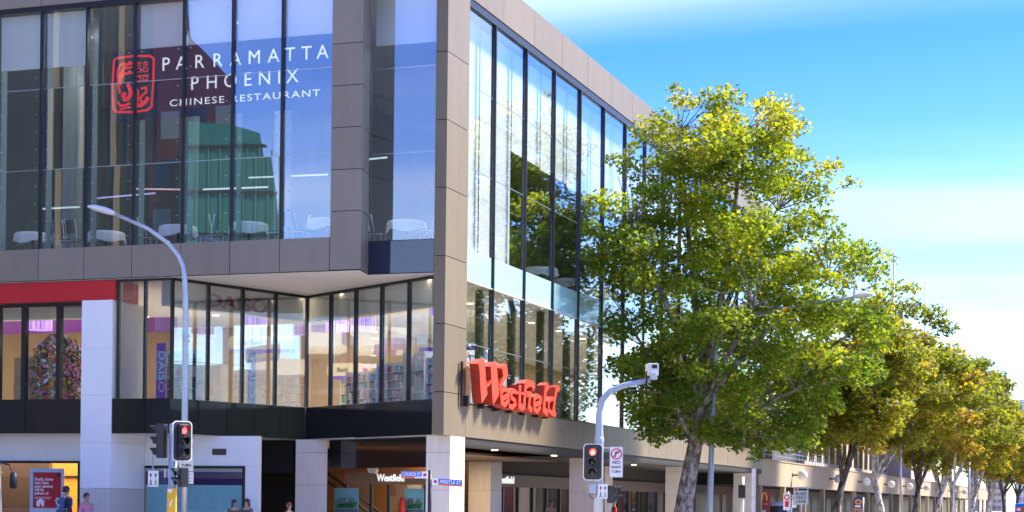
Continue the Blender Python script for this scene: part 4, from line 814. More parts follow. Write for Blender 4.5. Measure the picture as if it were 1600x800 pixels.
def turn_sign(label, loc, rz, h=0.98, w=0.43, extra=False):
    t = thing('turn_sign', label, 'sign', loc, rz)
    sheet('plate', w, h, 0.03, 0.0, 0.012, (0, 0, 0), M('sign rim grey', (0.4, 0.42, 0.45), 0.4, 0.4), t); sheet('plate_face', w - 0.035, h - 0.035, 0.025, -0.004, -0.001, (0, 0, 0), wht, t)
    cz_ = h / 2 - w / 2 - 0.02; rg = MB(); r0 = w / 2 - 0.055; stroke(rg, [(r0 * math.cos(R(a)), cz_ + r0 * math.sin(R(a))) for a in range(0, 361, 15)], 0.02, lambda u, v: (u, -0.006, v), lambda u, v: (u, -0.009, v)); stroke(rg, [(-r0 * 0.7, cz_ - r0 * 0.7), (r0 * 0.7, cz_ + r0 * 0.7)], 0.017, lambda u, v: (u, -0.0105, v), lambda u, v: (u, -0.0125, v)); rg.build('ring', signred, t)
    ar = MB(); stroke(ar, [(-0.035, cz_ - 0.1), (-0.035, cz_ + 0.03), (0.0, cz_ + 0.06), (0.05, cz_ + 0.06)], 0.018, lambda u, v: (u, -0.004, v), lambda u, v: (u, -0.0058, v)); ar.prism([(0.04, cz_ + 0.11), (0.11, cz_ + 0.06), (0.04, cz_ + 0.01)], lambda u, v: (u, -0.0042, v), lambda u, v: (u, -0.0059, v)); ar.build('turn_arrow', ink, t)
    for k_, (s_, sz) in enumerate((('NO', 0.15), ('RIGHT', 0.105), ('TURN', 0.105))): text(s_, sz, (0, -0.005, cz_ - w / 2 - 0.10 - k_ * 0.14), FACE_Y, ink, parent=t, align='CENTER', bold=0.004, depth=0.001)
    if extra:
        B('time_plate', -w / 2, w / 2, 0.0, 0.012, -h / 2 - 0.36, -h / 2 - 0.01, wht, t)
        for k_ in range(3): text(('7AM-7PM', 'MON-FRI', 'BUSES')[k_], 0.075, (0, -0.003, -h / 2 - 0.10 - k_ * 0.1), FACE_Y, ink, parent=t, align='CENTER', depth=0.001) if False else B('small_print', -0.12, 0.12, -0.004, -0.001, -h / 2 - 0.10 - k_ * 0.1, -h / 2 - 0.07 - k_ * 0.1, M('grey print', (0.25, 0.25, 0.25), 0.6), t)
    B('clamp', -0.05, 0.05, 0.013, 0.06, -0.05, 0.05, galv, t)
    return t
turn_sign('no right turn sign half hidden behind the left signal board', (-6.45, -4.15, 2.93), YAW, extra=True)
# right signal with mast arm
mp_ = [(3.72, 4.05, 0.12), (3.72, 4.05, 3.6), (3.72, 4.05, 4.53), (3.80, 4.07, 4.93), (4.03, 4.15, 5.22), (4.45, 4.30, 5.41), (5.23, 4.57, 5.58)]
ma = pole('signal_mast', 'blue grey signal mast with curved arm before the street facade', 'signal mast', mp_, [0.14, 0.14, 0.105, 0.10, 0.095, 0.09, 0.085], bluegal)
MB().lathe([(0.15, 3.45), (0.155, 3.5), (0.155, 3.58), (0.11, 3.7)], 14).build('collar', bluegal, ma)
MB().lathe([(0.15, 0.6), (0.15, 0.9)], 14).build('sleeve', bluegal, ma)
tcam = thing('traffic_camera', 'white traffic camera box on the end of the mast arm', 'camera', (5.28, 4.58, 5.60), YAW + R(10))
B('housing', -0.17, 0.17, -0.2, 0.2, 0.12, 0.5, M('camera white', (0.66, 0.66, 0.64), 0.4), tcam, bevel=0.02); MB().box(-0.05, 0.12, -0.215, -0.201, 0.34, 0.46).build('window', blk, tcam); MB().box(-0.1, 0.1, -0.3, -0.16, -0.02, 0.22).build('lamp_unit', M('camera grey', (0.5, 0.53, 0.56), 0.3), tcam, bevel=0.02); B('bracket', -0.2, -0.15, -0.05, 0.05, -0.22, 0.25, frame, tcam)
signal_head('traffic_signal', 'traffic light with white edged board and red arrow on the right mast', (3.62, 3.72, 2.95), YAW + R(-8), arrow=True)
turn_sign('no right turn sign beside the right signal mast', (4.245, 4.22, 2.97), YAW)
o = MB().tube([(0.1, 0.05, 3.3), (0.6, 0.05, 3.3)], 0.018, 8).build('sign_arm', galv, ma); o.rotation_euler = (0, 0, YAW)
jb = thing('junction_box', 'small grey junction box strapped to the right signal mast', 'box', (3.58, 3.83, 2.11), YAW)
MB().box(-0.12, 0.12, -0.1, 0.05, -0.13, 0.15).build('case', bluegal, jb, bevel=0.02); MB().tube([(-0.08, 0, -0.14), (-0.07, 0, -0.26), (0.02, 0, -0.33), (0.1, 0, -0.26), (0.13, 0, -0.1)], 0.015, 6).build('conduit', blk, jb)
np_ = thing('phase_plate', 'small white plate with arrow and walker symbols on the right mast', 'sign', (3.92, 3.85, 2.03), YAW); phase_plate(np_)
signal_head('pedestrian_signal', 'two lens pedestrian light right of the right mast', (4.12, 4.3, 1.94), YAW + R(75), n=2, board=False, lit=9)
# street name blades
st = pole('street_name_post', 'dark post carrying two blue street name blades at the corner', 'sign post', [(0.37, -1.99, 0.12), (0.37, -1.99, 2.56)], 0.055, frame)
def blade(txt, x0, x1, z, slope, label):
    t = thing('street_name_sign', label, 'sign', (0.37, -1.99, z), YAW); w = x1 - x0
    B('blade', x0, x1, -0.03, -0.015, -0.10, 0.10, wht, t); left = x1 < 0.3
    b0, b1 = (x0 + 0.01, x1 - 0.19) if left else (x0 + 0.19, x1 - 0.01)
    B('blue_field', b0, b1, -0.036, -0.031, -0.05, 0.095, signblue, t); B('orange_stripe', b0, b1 - (0.2 if left else -0.0), -0.036, -0.031, -0.095, -0.055, signorange, t)
    text(txt, 0.145, (b0 + 0.03, -0.038, -0.03), FACE_Y, wht, parent=t, width=(b1 - b0) - 0.06, bold=0.003, depth=0.001)
    cx_ = x1 - 0.1 if left else x0 + 0.1
    MB().prism([(cx_ + 0.05 * math.cos(R(a)), 0.05 * math.sin(R(a))) for a in range(0, 360, 45)], lambda u, v: (u, -0.031, v), lambda u, v: (u, -0.036, v)).build('crest', M('crest red', (0.5, 0.02, 0.08), 0.5), t)
    t.rotation_euler = (0, slope, YAW)
blade('CHURCH ST', -0.84, -0.05, 2.42, 0.0, 'blue street name blade pointing left from the corner post'); blade('ARGYLE ST', 0.06, 0.95, 2.24, R(3.5), 'blue street name blade pointing right from the corner post')
# second street lamp with long arm through the tree
l2 = pole('street_lamp', 'blue grey street lamp whose long arm passes through the big tree', 'street lamp', [(3.8, 19.3, 0.12), (3.86, 19.34, 2.5), (3.92, 19.36, 5.5), (3.95, 19.37, 7.48), (4.05, 19.33, 8.2), (4.35, 19.22, 8.72), (4.87, 19.0, 9.02), (7.15, 18.05, 9.3), (9.8, 16.95, 9.48)], [0.13, 0.12, 0.10, 0.09, 0.085, 0.08, 0.075, 0.065, 0.055], bluegal)
lamp_head(l2, (9.75 - 3.8, 16.97 - 19.3, 9.47 - 0.12), math.atan2(-0.4, 1.0), R(-6), 0.85)
MB().tube([(9.8 - 3.8, 16.95 - 19.3, 9.5 - 0.12), (9.82 - 3.8, 16.94 - 19.3, 9.85 - 0.12)], 0.04, 8).build('sensor', galv, l2)
# further posts and signs down the street
p1 = pole('signal_post', 'short post with black signal seen from the back before the arcade column', 'signal post', [(4.24, 23.71, 0.12), (4.24, 23.71, 2.84)], 0.075, wht)
signal_head('traffic_signal', 'black signal head seen from the back before the arcade column', (4.24, 23.68, 2.22), YAW + R(165), n=2, board=False, lit=9)
bu = pole('sign_post', 'slim post of the buses only lane sign', 'sign post', [(5.7, 29.53, 0.12), (5.7, 29.53, 2.45)], 0.035, galv)
t = thing('bus_lane_sign', 'white buses only lane sign near the big tree', 'sign', (5.7, 29.46, 2.09), YAW)
sheet('plate', 0.68, 0.80, 0.04, 0, 0.012, (0, 0, 0), M('sign rim grey', (0.4, 0.42, 0.45)), t); sheet('plate_face', 0.64, 0.76, 0.03, -0.004, -0.001, (0, 0, 0), M('sign grey white', (0.55, 0.56, 0.58), 0.5), t)
for k_, s_ in enumerate(('BUSES', 'ONLY', 'LANE')): text(s_, 0.18, (0, -0.005, 0.03 - k_ * 0.17), FACE_Y, ink, parent=t, align='CENTER', bold=0.004, depth=0.001)
B('black_strip', -0.12, 0.28, -0.006, -0.004, 0.24, 0.33, ink, t); B('camera_patch', -0.28, -0.16, -0.006, -0.004, 0.23, 0.34, signred, t)
cl = pole('sign_post', 'slim post of the red and white clearway signs', 'sign post', [(4.42, 33.3, 0.12), (4.42, 33.3, 2.3)], 0.035, galv)
t = thing('clearway_sign', 'white clearway sign with red ring and arrow left of the buses sign', 'sign', (4.38, 33.22, 1.84), YAW)
sheet('plate', 0.34, 0.82, 0.03, 0, 0.012, (0, 0, 0), wht, t); rg = MB(); stroke(rg, [(0.11 * math.cos(R(a)), 0.2 + 0.11 * math.sin(R(a))) for a in range(0, 361, 20)], 0.025, lambda u, v: (u, -0.001, v), lambda u, v: (u, -0.005, v)); rg.box(-0.09, 0.09, -0.005, -0.001, -0.26, 0.02); rg.build('red_mark', signred, t)
t = thing('clearway_sign', 'smaller red and white sign overlapping the clearway sign', 'sign', (4.70, 33.36, 1.85), YAW); sheet('plate', 0.22, 0.6, 0.03, 0, 0.012, (0, 0, 0), wht, t); rg = MB(); stroke(rg, [(0.07 * math.cos(R(a)), 0.16 + 0.07 * math.sin(R(a))) for a in range(0, 361, 20)], 0.02, lambda u, v: (u, -0.001, v), lambda u, v: (u, -0.005, v)); rg.build('red_mark', signred, t); B('clamp', -0.3, -0.11, 0.013, 0.04, -0.02, 0.02, galv, t)
ho = pole('sign_post', 'grey post of the round topped blue sign', 'sign post', [(4.05, 60.75, 0.12), (4.05, 60.75, 2.2)], 0.05, galv)
t = thing('round_top_sign', 'blue sign with orange ring on a grey post under the trees', 'sign', (3.78, 60.62, 1.82), YAW)
MB().prism([(-0.32, -0.42), (0.32, -0.42), (0.32, 0.12)] + [(0.32 * math.cos(R(a)), 0.12 + 0.32 * math.sin(R(a))) for a in range(20, 180, 20)] + [(-0.32, 0.12)], lambda u, v: (u, 0, v), lambda u, v: (u, 0.02, v)).build('plate', M('sign navy', (0.02, 0.04, 0.16), 0.5), t)
rg = MB(); stroke(rg, [(0.16 * math.cos(R(a)), 0.1 + 0.13 * math.sin(R(a))) for a in range(0, 361, 20)], 0.05, lambda u, v: (u, -0.001, v), lambda u, v: (u, -0.006, v)); rg.build('ring', M('sign amber', (0.75, 0.25, 0.02), 0.5), t); B('base_strip', -0.3, 0.3, -0.006, -0.001, -0.40, -0.32, M('sign amber', (0.75, 0.25, 0.02)), t); B('print', -0.2, 0.15, -0.006, -0.001, -0.22, -0.12, wht, t)
pole('light_pole', 'slim pale pole rising between the street trees', 'pole', [(5.0, 71.6, 0.12), (5.02, 71.62, 5.8)], [0.09, 0.06], galv)
l3 = pole('street_lamp', 'distant street lamp with white head above the far trees', 'street lamp', [(5.6, 103.6, 0.12), (5.65, 103.6, 8.6), (5.9, 103.7, 9.4), (6.4, 103.85, 9.74), (7.3, 104.2, 9.84)], [0.12, 0.09, 0.07, 0.06, 0.05], galv); lamp_head(l3, (7.25 - 5.6, 104.18 - 103.6, 9.83 - 0.12), math.atan2(0.33, 1.0), R(-4), 1.1)
l4 = pole('light_pole', 'blue grey pole far down the footpath', 'pole', [(5.6, 118, 0.12), (5.6, 118, 6.5)], [0.13, 0.09], bluegal)
# far twin head lamp, flag mast
tw = pole('lamp_mast', 'tall distant twin headed lamp mast above the big tree', 'lamp mast', [(-8.3, 172.9, 0.12), (-8.3, 172.9, 33)], [0.3, 0.10], galv)
for s_ in (-1, 1): MB().tube([(0, 0, 31.6), (s_ * 0.3, 0, 32.6 - 0.4 * s_), (s_ * 0.5, 0, 32.75 - 0.5 * s_)], 0.04, 6).build('arm', galv, tw); MB().box(0.25 * s_ - 0.4 + 0.3 * s_, 0.25 * s_ + 0.4 + 0.3 * s_, -0.25, 0.25, 32.7 - 0.5 * s_, 32.85 - 0.5 * s_).build('lamp', wht, tw, bevel=0.05)
pole('flag_mast', 'thin tall mast behind the far trees against the sky', 'mast', [(-31.0, 419, 0.12), (-31.1, 419, 60)], [0.36, 0.22], M('mast grey', (0.45, 0.46, 0.5), 0.5))
# ------------------------------------------------------------------ far buildings
def tower(name, label, x0, x1, y0, y1, h, col, floors, bays, cap=None):
    t = thing(name, label, 'building', ((x0 + x1) / 2, y0, 0)); w, d = x1 - x0, y1 - y0; m = M('tower %s' % name, col, 0.8, 0, 0.04, 0.1)
    B('wall', -w / 2, w / 2, 0, d, 0, h, m, t); B('parapet', -w / 2 - 0.4, w / 2 + 0.4, -0.4, d, h, h + 1.2, m, t)
    if cap: B('plant_room', -w * 0.3, w * 0.3, 1, d - 1, h + 1.2, h + cap, m, t)
    wm_ = M('tower window', (0.20, 0.20, 0.22), 0.3)
    fh = h / floors
    wd = B('window', -0.36 * w / bays, 0.36 * w / bays, -0.08, 0.02, 0, fh * 0.5, wm_, t); first = True
    for i in range(floors):
        for j in range(bays):
            o = wd if first else obj('window', wd.data, t); first = False; o.location = (-w / 2 + (j + 0.5) * w / bays, 0, i * fh + fh * 0.3)
tower('apartment_tower', 'distant beige tower block rising above the far trees', -49.1, -41.8, 911, 925, 68, (0.62, 0.50, 0.42), 20, 3, 3)
tower('office_tower', 'distant pale lower block left of the beige tower', -52, -48.9, 905, 920, 62, (0.50, 0.48, 0.50), 16, 2)
tower('glass_office', 'distant blue grey office roof just above the trees', -54.2, -50.2, 835, 850, 66, (0.22, 0.32, 0.48), 18, 2)
tower('grey_office', 'distant grey office block at the right picture edge', -23.4, -8, 676, 700, 43, (0.48, 0.47, 0.48), 13, 6, 3)
pole('flag_mast', 'thin antenna mast above the distant towers', 'mast', [(-49.1, 857, 50), (-49.1, 857, 74)], [0.3, 0.15], M('mast grey', (0.45, 0.46, 0.5)), base=False)
# ------------------------------------------------------------------ buildings across the square, seen in the glass
ob = thing('opposite_building', 'dark burgundy building with green glass podium mirrored in the upper windows', 'building', (0, 0, 0))
bur = M('burgundy cladding', (0.055, 0.012, 0.018), 0.5, 0, 0.1, 0.3); dkc = M('charcoal cladding', (0.03, 0.035, 0.036), 0.4, 0, 0.2, 0.3); grg = M('green podium glass', (0.02, 0.12, 0.09), 0.12, 0, 0.2, 0.2, spec=0.7)
FY = -43.0
fn = lambda y: (lambda u, v: (u, y, v))
MB().prism([(-34.5, 0), (-28.8, 0), (-28.8, 25.3), (-32, 28.4), (-32.7, 34), (-34.5, 38)], fn(FY), lambda u, v: (u - 11, FY - 16, v)).build('burgundy_wing', bur, ob)
MB().prism([(-80, 0), (-34.51, 0), (-34.51, 36), (-80, 36)], fn(FY - 0.5), lambda u, v: (u - 13, FY - 18, v)).build('tower_block', dkc, ob)
MB().prism([(-30.7, 0), (-23.6, 0), (-24.9, 16.5), (-25.7, 21.7), (-27.5, 22.3), (-30.7, 22.7)], fn(FY + 3), lambda u, v: (u - 2.0, FY + 0.02, v)).build('glass_podium', grg, ob)
for k_ in range(9): MB().prism([(-30.72, 2 + k_ * 2.4), (-24.0 - k_ * 0.17, 2 + k_ * 2.4 - 0.3), (-24.0 - k_ * 0.17, 2.16 + k_ * 2.4 - 0.3), (-30.72, 2.16 + k_ * 2.4)], fn(FY + 3.15), fn(FY + 2.9)).build('podium_rib', frame, ob)
for k_ in range(8): MB().tube([(-30.2 + k_ * 0.78, FY + 3.1, 0.5), (-30.0 + k_ * 0.72, FY + 3.1, 21.6 - 0.12 * k_)], 0.05, 5).build('podium_mullion', M('podium mullion green', (0.05, 0.14, 0.11), 0.4), ob)
for i_ in range(8):
    for j_ in range(3): B('wing_window', -34.2 + j_ * 1.8, -33.0 + j_ * 1.8, FY - 0.01, FY + 0.03, 3 + i_ * 2.8, 4.6 + i_ * 2.8, (blackp, M('wing pane', (0.10, 0.12, 0.14), 0.2))[(i_ + j_) % 2], ob)
for k_ in range(6): B('tower_fin', -36 - k_ * 1.1, -35.85 - k_ * 1.1, FY - 0.5, FY - 0.1, 0, 36, (dkc, M('fin tan', (0.20, 0.17, 0.12), 0.5))[k_ % 2], ob)
for i in range(8):
    for j in range(9): B('tower_window', -78 + j * 3.6, -75.4 + j * 3.6, FY - 0.5, FY - 0.45, 3 + i * 4, 5.6 + i * 4, blackp, ob)
tg = thing('teal_office', 'low teal glass office across the junction mirrored in the entrance side glazing', 'building', (56, -58, 0), YAW)
B('glass_body', -22, 22, 0, 14, 0, 13.5, M('teal curtain wall', (0.05, 0.16, 0.17), 0.12, 0, 0.15, 0.2, spec=0.8), tg)
for z_ in (3.4, 6.8, 10.2, 13.5): B('floor_band', -22.1, 22.1, 13.9, 14.25, z_ - 0.3, z_ + 0.15, M('pale band', (0.42, 0.45, 0.45), 0.5), tg)
for k_ in range(14): B('fin', -21.5 + k_ * 3.3, -21.3 + k_ * 3.3, 14.26, 14.5, 0, 13.6, galv, tg)
vd = thing('reflection_blocker_wall', 'unseen brick wall added across the street, darkening the arcade glass reflection', 'added wall', (32, 0, 0))  # unseen wall added to darken what the arcade glass reflects
B('wall', 0, 3, -20, 420, 0, 5.4, M('blocker brick', (0.10, 0.06, 0.045), 0.85, 0, 0.25, 1.2), vd); B('coping', -0.2, 3.2, -20, 420, 5.4, 5.7, M('blocker coping', (0.22, 0.20, 0.18), 0.8), vd)
for k_ in range(36): B('pier', -0.45, -0.01, -16 + k_ * 12, -14.8 + k_ * 12, 0, 5.3, M('blocker brick', (0.10, 0.06, 0.045)), vd)
# railway overhead line beyond the street, mirrored in the splayed shop glass
for i, y in enumerate((8, 30, 52)):
    t = thing('catenary_mast', ('grey railway overhead mast, nearest of three along the line', 'grey railway overhead mast, middle of three along the line', 'grey railway overhead mast, farthest of three along the line')[i], 'mast', (52, y, 0)); MB().tube([(0, 0, 0), (0, 0, 7.6)], [0.2, 0.14], 8).build('post', galv, t); MB().tube([(0, 0, 6.6), (4, 0, 6.9)], 0.06, 6).build('arm', galv, t); MB().tube([(0, 0, 7.4), (2.5, 0, 6.85)], 0.04, 6).build('stay', galv, t)
for i, (dx_, z) in enumerate(((55, 6.0), (55.2, 7.0), (52, 7.5), (58, 6.2), (58, 7.1))):
    t = tag(MB().tube([(dx_, -40 + k_ * 5, z - 0.15 * math.sin(math.pi * ((k_ * 5 - 8) % 22) / 22)) for k_ in range(34)], 0.03, 5).build('overhead_wire', frame), ('lowest railway overhead wire beyond the street', 'upper railway overhead wire beyond the street', 'top earth wire strung along the railway masts', 'far lower railway wire beyond the street', 'far upper railway wire beyond the street')[i], 'wire')
# ------------------------------------------------------------------ trees
def leaf_mat(name, cols, transl=0.62):
    m = bpy.data.materials.new(name); m.use_nodes = True; t = m.node_tree; b = t.nodes['Principled BSDF']; out = t.nodes['Material Output']
    a = t.nodes.new('ShaderNodeAttribute'); a.attribute_name = 'tone'
    rp = t.nodes.new('ShaderNodeValToRGB'); e = rp.color_ramp.elements
    while len(e) < len(cols): e.new(0.5)
    for q, (p, c) in zip(e, cols): q.position = p; q.color = (*c, 1)
    t.links.new(a.outputs['Fac'], rp.inputs[0]); t.links.new(rp.outputs[0], b.inputs['Base Color']); b.inputs['Roughness'].default_value = 0.5; b.inputs['Specular IOR Level'].default_value = 0.35
    tr = t.nodes.new('ShaderNodeBsdfTranslucent'); gm = t.nodes.new('ShaderNodeMixRGB'); gm.blend_type = 'MULTIPLY'; gm.inputs[0].default_value = 1; gm.inputs[2].default_value = (1.5, 1.4, 0.6, 1); t.links.new(rp.outputs[0], gm.inputs[1]); t.links.new(gm.outputs[0], tr.inputs[0])
    mx = t.nodes.new('ShaderNodeMixShader'); mx.inputs[0].default_value = transl; t.links.new(b.outputs[0], mx.inputs[1]); t.links.new(tr.outputs[0], mx.inputs[2]); t.links.new(mx.outputs[0], out.inputs[0])
    return m
leafA = leaf_mat('plane tree leaf', [(0.0, (0.085, 0.16, 0.018)), (0.35, (0.16, 0.24, 0.022)), (0.62, (0.25, 0.30, 0.026)), (0.86, (0.38, 0.365, 0.035)), (0.94, (0.26, 0.13, 0.02)), (1.0, (0.22, 0.06, 0.015))])
leafB = leaf_mat('autumn plane leaf', [(0.0, (0.10, 0.15, 0.02)), (0.35, (0.18, 0.21, 0.026)), (0.65, (0.28, 0.26, 0.032)), (0.85, (0.32, 0.205, 0.035)), (1.0, (0.24, 0.09, 0.02))])
def bark_mat(name, c0, c1, c2):
    m = bpy.data.materials.new(name); m.use_nodes = True; t = m.node_tree; b = t.nodes['Principled BSDF']; b.inputs['Roughness'].default_value = 0.85
    tcn = t.nodes.new('ShaderNodeTexCoord'); mpn = t.nodes.new('ShaderNodeMapping'); mpn.inputs['Scale'].default_value = (3, 3, 1.6); t.links.new(tcn.outputs['Object'], mpn.inputs[0])
    vo = t.nodes.new('ShaderNodeTexNoise'); vo.inputs['Scale'].default_value = 1.7; vo.inputs['Detail'].default_value = 5; vo.inputs['Distortion'].default_value = 0.6; t.links.new(mpn.outputs[0], vo.inputs[0])
    rp = t.nodes.new('ShaderNodeValToRGB'); e = rp.color_ramp.elements; e[0].position = 0.40; e[0].color = (*c0, 1); e[1].position = 0.62; e[1].color = (*c2, 1); q = e.new(0.50); q.color = (*c1, 1); t.links.new(vo.outputs[0], rp.inputs[0]); t.links.new(rp.outputs[0], b.inputs['Base Color'])
    bp = t.nodes.new('ShaderNodeBump'); bp.inputs['Strength'].default_value = 0.35; bp.inputs['Distance'].default_value = 0.03; t.links.new(vo.outputs[0], bp.inputs['Height']); t.links.new(bp.outputs[0], b.inputs['Normal'])
    return m
barkA = bark_mat('mottled plane bark', (0.10, 0.08, 0.065), (0.24, 0.20, 0.17), (0.44, 0.41, 0.37)); barkB = bark_mat('dark rough bark', (0.03, 0.025, 0.02), (0.07, 0.055, 0.045), (0.15, 0.12, 0.10)); barkC = bark_mat('white plane bark', (0.16, 0.13, 0.11), (0.42, 0.39, 0.35), (0.62, 0.59, 0.55))
LEAF = np.array([(0, -0.5), (0.28, -0.34), (0.55, 0.02), (0.22, 0.08), (0.0, 0.55), (-0.22, 0.08), (-0.55, 0.02), (-0.28, -0.34)])
def leaves(name, P, size, tone, mat, rng, parent, up=0.5):
    N = len(P); k = len(LEAF)
    nrm = rng.normal(size=(N, 3)); nrm[:, 2] = np.abs(nrm[:, 2]) * 1.0 + up; nrm /= np.linalg.norm(nrm, axis=1)[:, None]
    t = rng.normal(size=(N, 3)); t -= (t * nrm).sum(1)[:, None] * nrm; t /= np.linalg.norm(t, axis=1)[:, None]; b = np.cross(nrm, t)
    s = size[:, None, None]; bend = (np.abs(LEAF[:, 0]) ** 2) * -0.5
    V = P[:, None, :] + s * (LEAF[None, :, :1] * t[:, None] + LEAF[None, :, 1:] * b[:, None] + bend[None, :, None] * nrm[:, None])
    me = bpy.data.meshes.new(name); me.vertices.add(N * k); me.vertices.foreach_set('co', V.astype(np.float32).ravel()); me.loops.add(N * k); me.loops.foreach_set('vertex_index', np.arange(N * k, dtype=np.int32)); me.polygons.add(N); me.polygons.foreach_set('loop_start', np.arange(0, N * k, k, dtype=np.int32)); me.polygons.foreach_set('loop_total', np.full(N, k, dtype=np.int32))
    at_ = me.attributes.new('tone', 'FLOAT', 'FACE'); at_.data.foreach_set('value', np.clip(tone, 0, 1).astype(np.float32)); me.materials.append(mat); me.update(calc_edges=True); me.validate()
    o = obj(name, me, parent); o['kind'] = 'stuff'; return o
def in_poly(x, y, poly):
    c = False; j = len(poly) - 1
    for i in range(len(poly)):
        xi, yi = poly[i]; xj, yj = poly[j]
        if (yi > y) != (yj > y) and x < (xj - xi) * (y - yi) / (yj - yi) + xi: c = not c
        j = i
    return c
def edge_dist(x, y, poly):
    d = 1e9
    for i in range(len(poly)):
        a, b = Vector(poly[i - 1]), Vector(poly[i]); p = Vector((x, y)); q = b - a; u = max(0, min(1, (p - a).dot(q) / q.length_squared)); d = min(d, (a + q * u - p).length)
    return d
def curve_branch(mb, p0, p1, r0, r1, rg, n=5, seg=5, sag=0.12):
    a, b = Vector(p0), Vector(p1); L_ = (b - a).length; mid = (a + b) / 2 + Vector((rg.uniform(-1, 1), rg.uniform(-1, 1), rg.uniform(-0.2, 1))) * L_ * sag
    pts = [(a * (1 - t) ** 2 + mid * 2 * t * (1 - t) + b * t * t) for t in [q / seg for q in range(seg + 1)]]
    mb.tube(pts, [r0 + (r1 - r0) * q / seg for q in range(seg + 1)], n, cap=False); return pts
def make_crown(clumps, per, rng, lsize, tone_fn, clip=None):
    PP, TT = [], []
    for c, r_ in clumps:
        n = int(per * r_ * r_); d = rng.normal(size=(n, 3)); d /= np.linalg.norm(d, axis=1)[:, None]; rad = r_ * rng.random(n) ** 0.45
        p = np.array(c) + d * rad[:, None] * np.array((1, 1, 0.62)); cl = rng.normal() * 0.13
        PP.append(p); TT.append(tone_fn(p) + cl + rng.normal(size=n) * 0.16)
    P = np.concatenate(PP); T = np.concatenate(TT)
    if clip is not None:
        k = clip(P); P, T = P[k], T[k]
    return P, lsize * rng.uniform(0.65, 1.25, len(P)), T
# --- the big plane tree
rg = random.Random(11); rng = np.random.default_rng(11)
TX, TY = 3.2, 18.82; c_, s_ = math.cos(YAW), math.sin(YAW)
OUT = [(-1.07, 18.4), (0.2, 17.86), (1.09, 18.33), (1.98, 17.63), (2.99, 18.15), (4.46, 17.02), (4.67, 15.88), (4.55, 15.07), (5.44, 15.38), (6.34, 14.63), (6.1, 12.98), (7.72, 11.9), (7.82, 10.84), (9.05, 10.29), (8.81, 9.58), (7.67, 9.31), (8.07, 7.54), (6.82, 6.0), (5.56, 5.22), (4.81, 3.94), (2.78, 3.21), (1.0, 3.9), (-0.28, 4.14), (-1.79, 3.74), (-2.95, 5.12), (-3.61, 6.64), (-3.49, 7.91), (-4.28, 9.68), (-4.48, 11.46), (-4.39, 13.49), (-3.57, 14.77), (-2.56, 15.67), (-2.57, 16.69), (-1.96, 17.84)]
tree = thing('plane_tree', 'huge yellow green plane tree in front of the street facade', 'tree', (TX, TY, 0.12))
def w_of(u, d, z): return Vector((u * c_ - d * s_, u * s_ + d * c_, z - 0.12))     # u across the view, d along it
clumps = []
tries = 0
while len(clumps) < 330 and tries < 40000:
    tries += 1
    u, z = rg.uniform(-4.6, 9.2), rg.uniform(3.1, 18.5)
    if not in_poly(u, z, OUT): continue
    ed = edge_dist(u, z, OUT); r_ = rg.uniform(0.6, 1.15)
    if ed < r_ * 0.55: 
        if ed < 0.12: continue
        r_ = max(0.38, ed * 1.5)
    th = min(5.2, 1.0 + 1.25 * ed); d = rg.uniform(-1, 1) * th
    if u < -1.0: d = d * 0.6 - (-1.0 - u) * 1.55
    p = w_of(u, d, z)
    if p.x + TX < 0.3 + r_ * 0.3: continue
    if any((p - q).length < (r_ + qr) * 0.42 for q, qr in clumps): continue
    clumps.append((p, r_))
P, Sz, T = make_crown([(tuple(c), r_) for c, r_ in clumps], 290, rng, 0.172, lambda p: 0.27 + 0.034 * (p[:, 2] - 9.5) + 0.02 * (p[:, 0]), lambda P: P[:, 0] > 0.25 - TX)  # tone rises upward and streetward: sunlit top and side put into leaf colour
k_ = rng.random(len(T)); T = np.where((k_ > 0.992) & (P[:, 2] < 11), 0.97, np.where((k_ > 0.97) & (P[:, 2] < 8), 0.93, np.minimum(T, 0.85)))
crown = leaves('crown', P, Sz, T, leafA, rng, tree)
tm = MB(); tw_ = MB()
trunk = [w_of(-0.42, 0, 0.1), w_of(-0.30, 0, 1.4), w_of(-0.12, 0, 2.6), w_of(0.12, 0.05, 3.9), w_of(0.30, 0.1, 5.4), w_of(0.45, 0.1, 7.0)]
tm.tube(trunk, [0.46, 0.36, 0.335, 0.30, 0.26, 0.22], 16); tm.build('trunk', barkA, tree, smooth=True)
limbs = []
for tgt, st_, r0 in (((-0.6, 0.3, 16.5), 5, 0.17), ((1.6, -0.8, 15.8), 5, 0.17), ((3.4, 0.8, 13.5), 5, 0.16), ((5.2, -0.6, 10.6), 4, 0.16), ((6.4, 0.4, 8.6), 3, 0.14), ((-2.6, -2.2, 12.2), 4, 0.14), ((-2.4, -1.8, 8.2), 3, 0.12), ((2.0, -3.0, 9.2), 4, 0.13), ((2.2, 3.2, 10.5), 4, 0.14), ((4.0, -1.2, 6.2), 3, 0.10)):
    limbs.append(curve_branch(tw_, trunk[st_], w_of(*tgt), r0, 0.05, rg, 8, 9, 0.08))
allp = [p for l_ in limbs for p in l_[2:]]
for c, r_ in clumps:
    q = min(allp, key=lambda a: (a - c).length + max(0, a.z - c.z) * 1.5); curve_branch(tw_, q, c, 0.035, 0.008, rg, 4, 4, 0.12)
tw_.build('branches', barkA, tree, smooth=True)
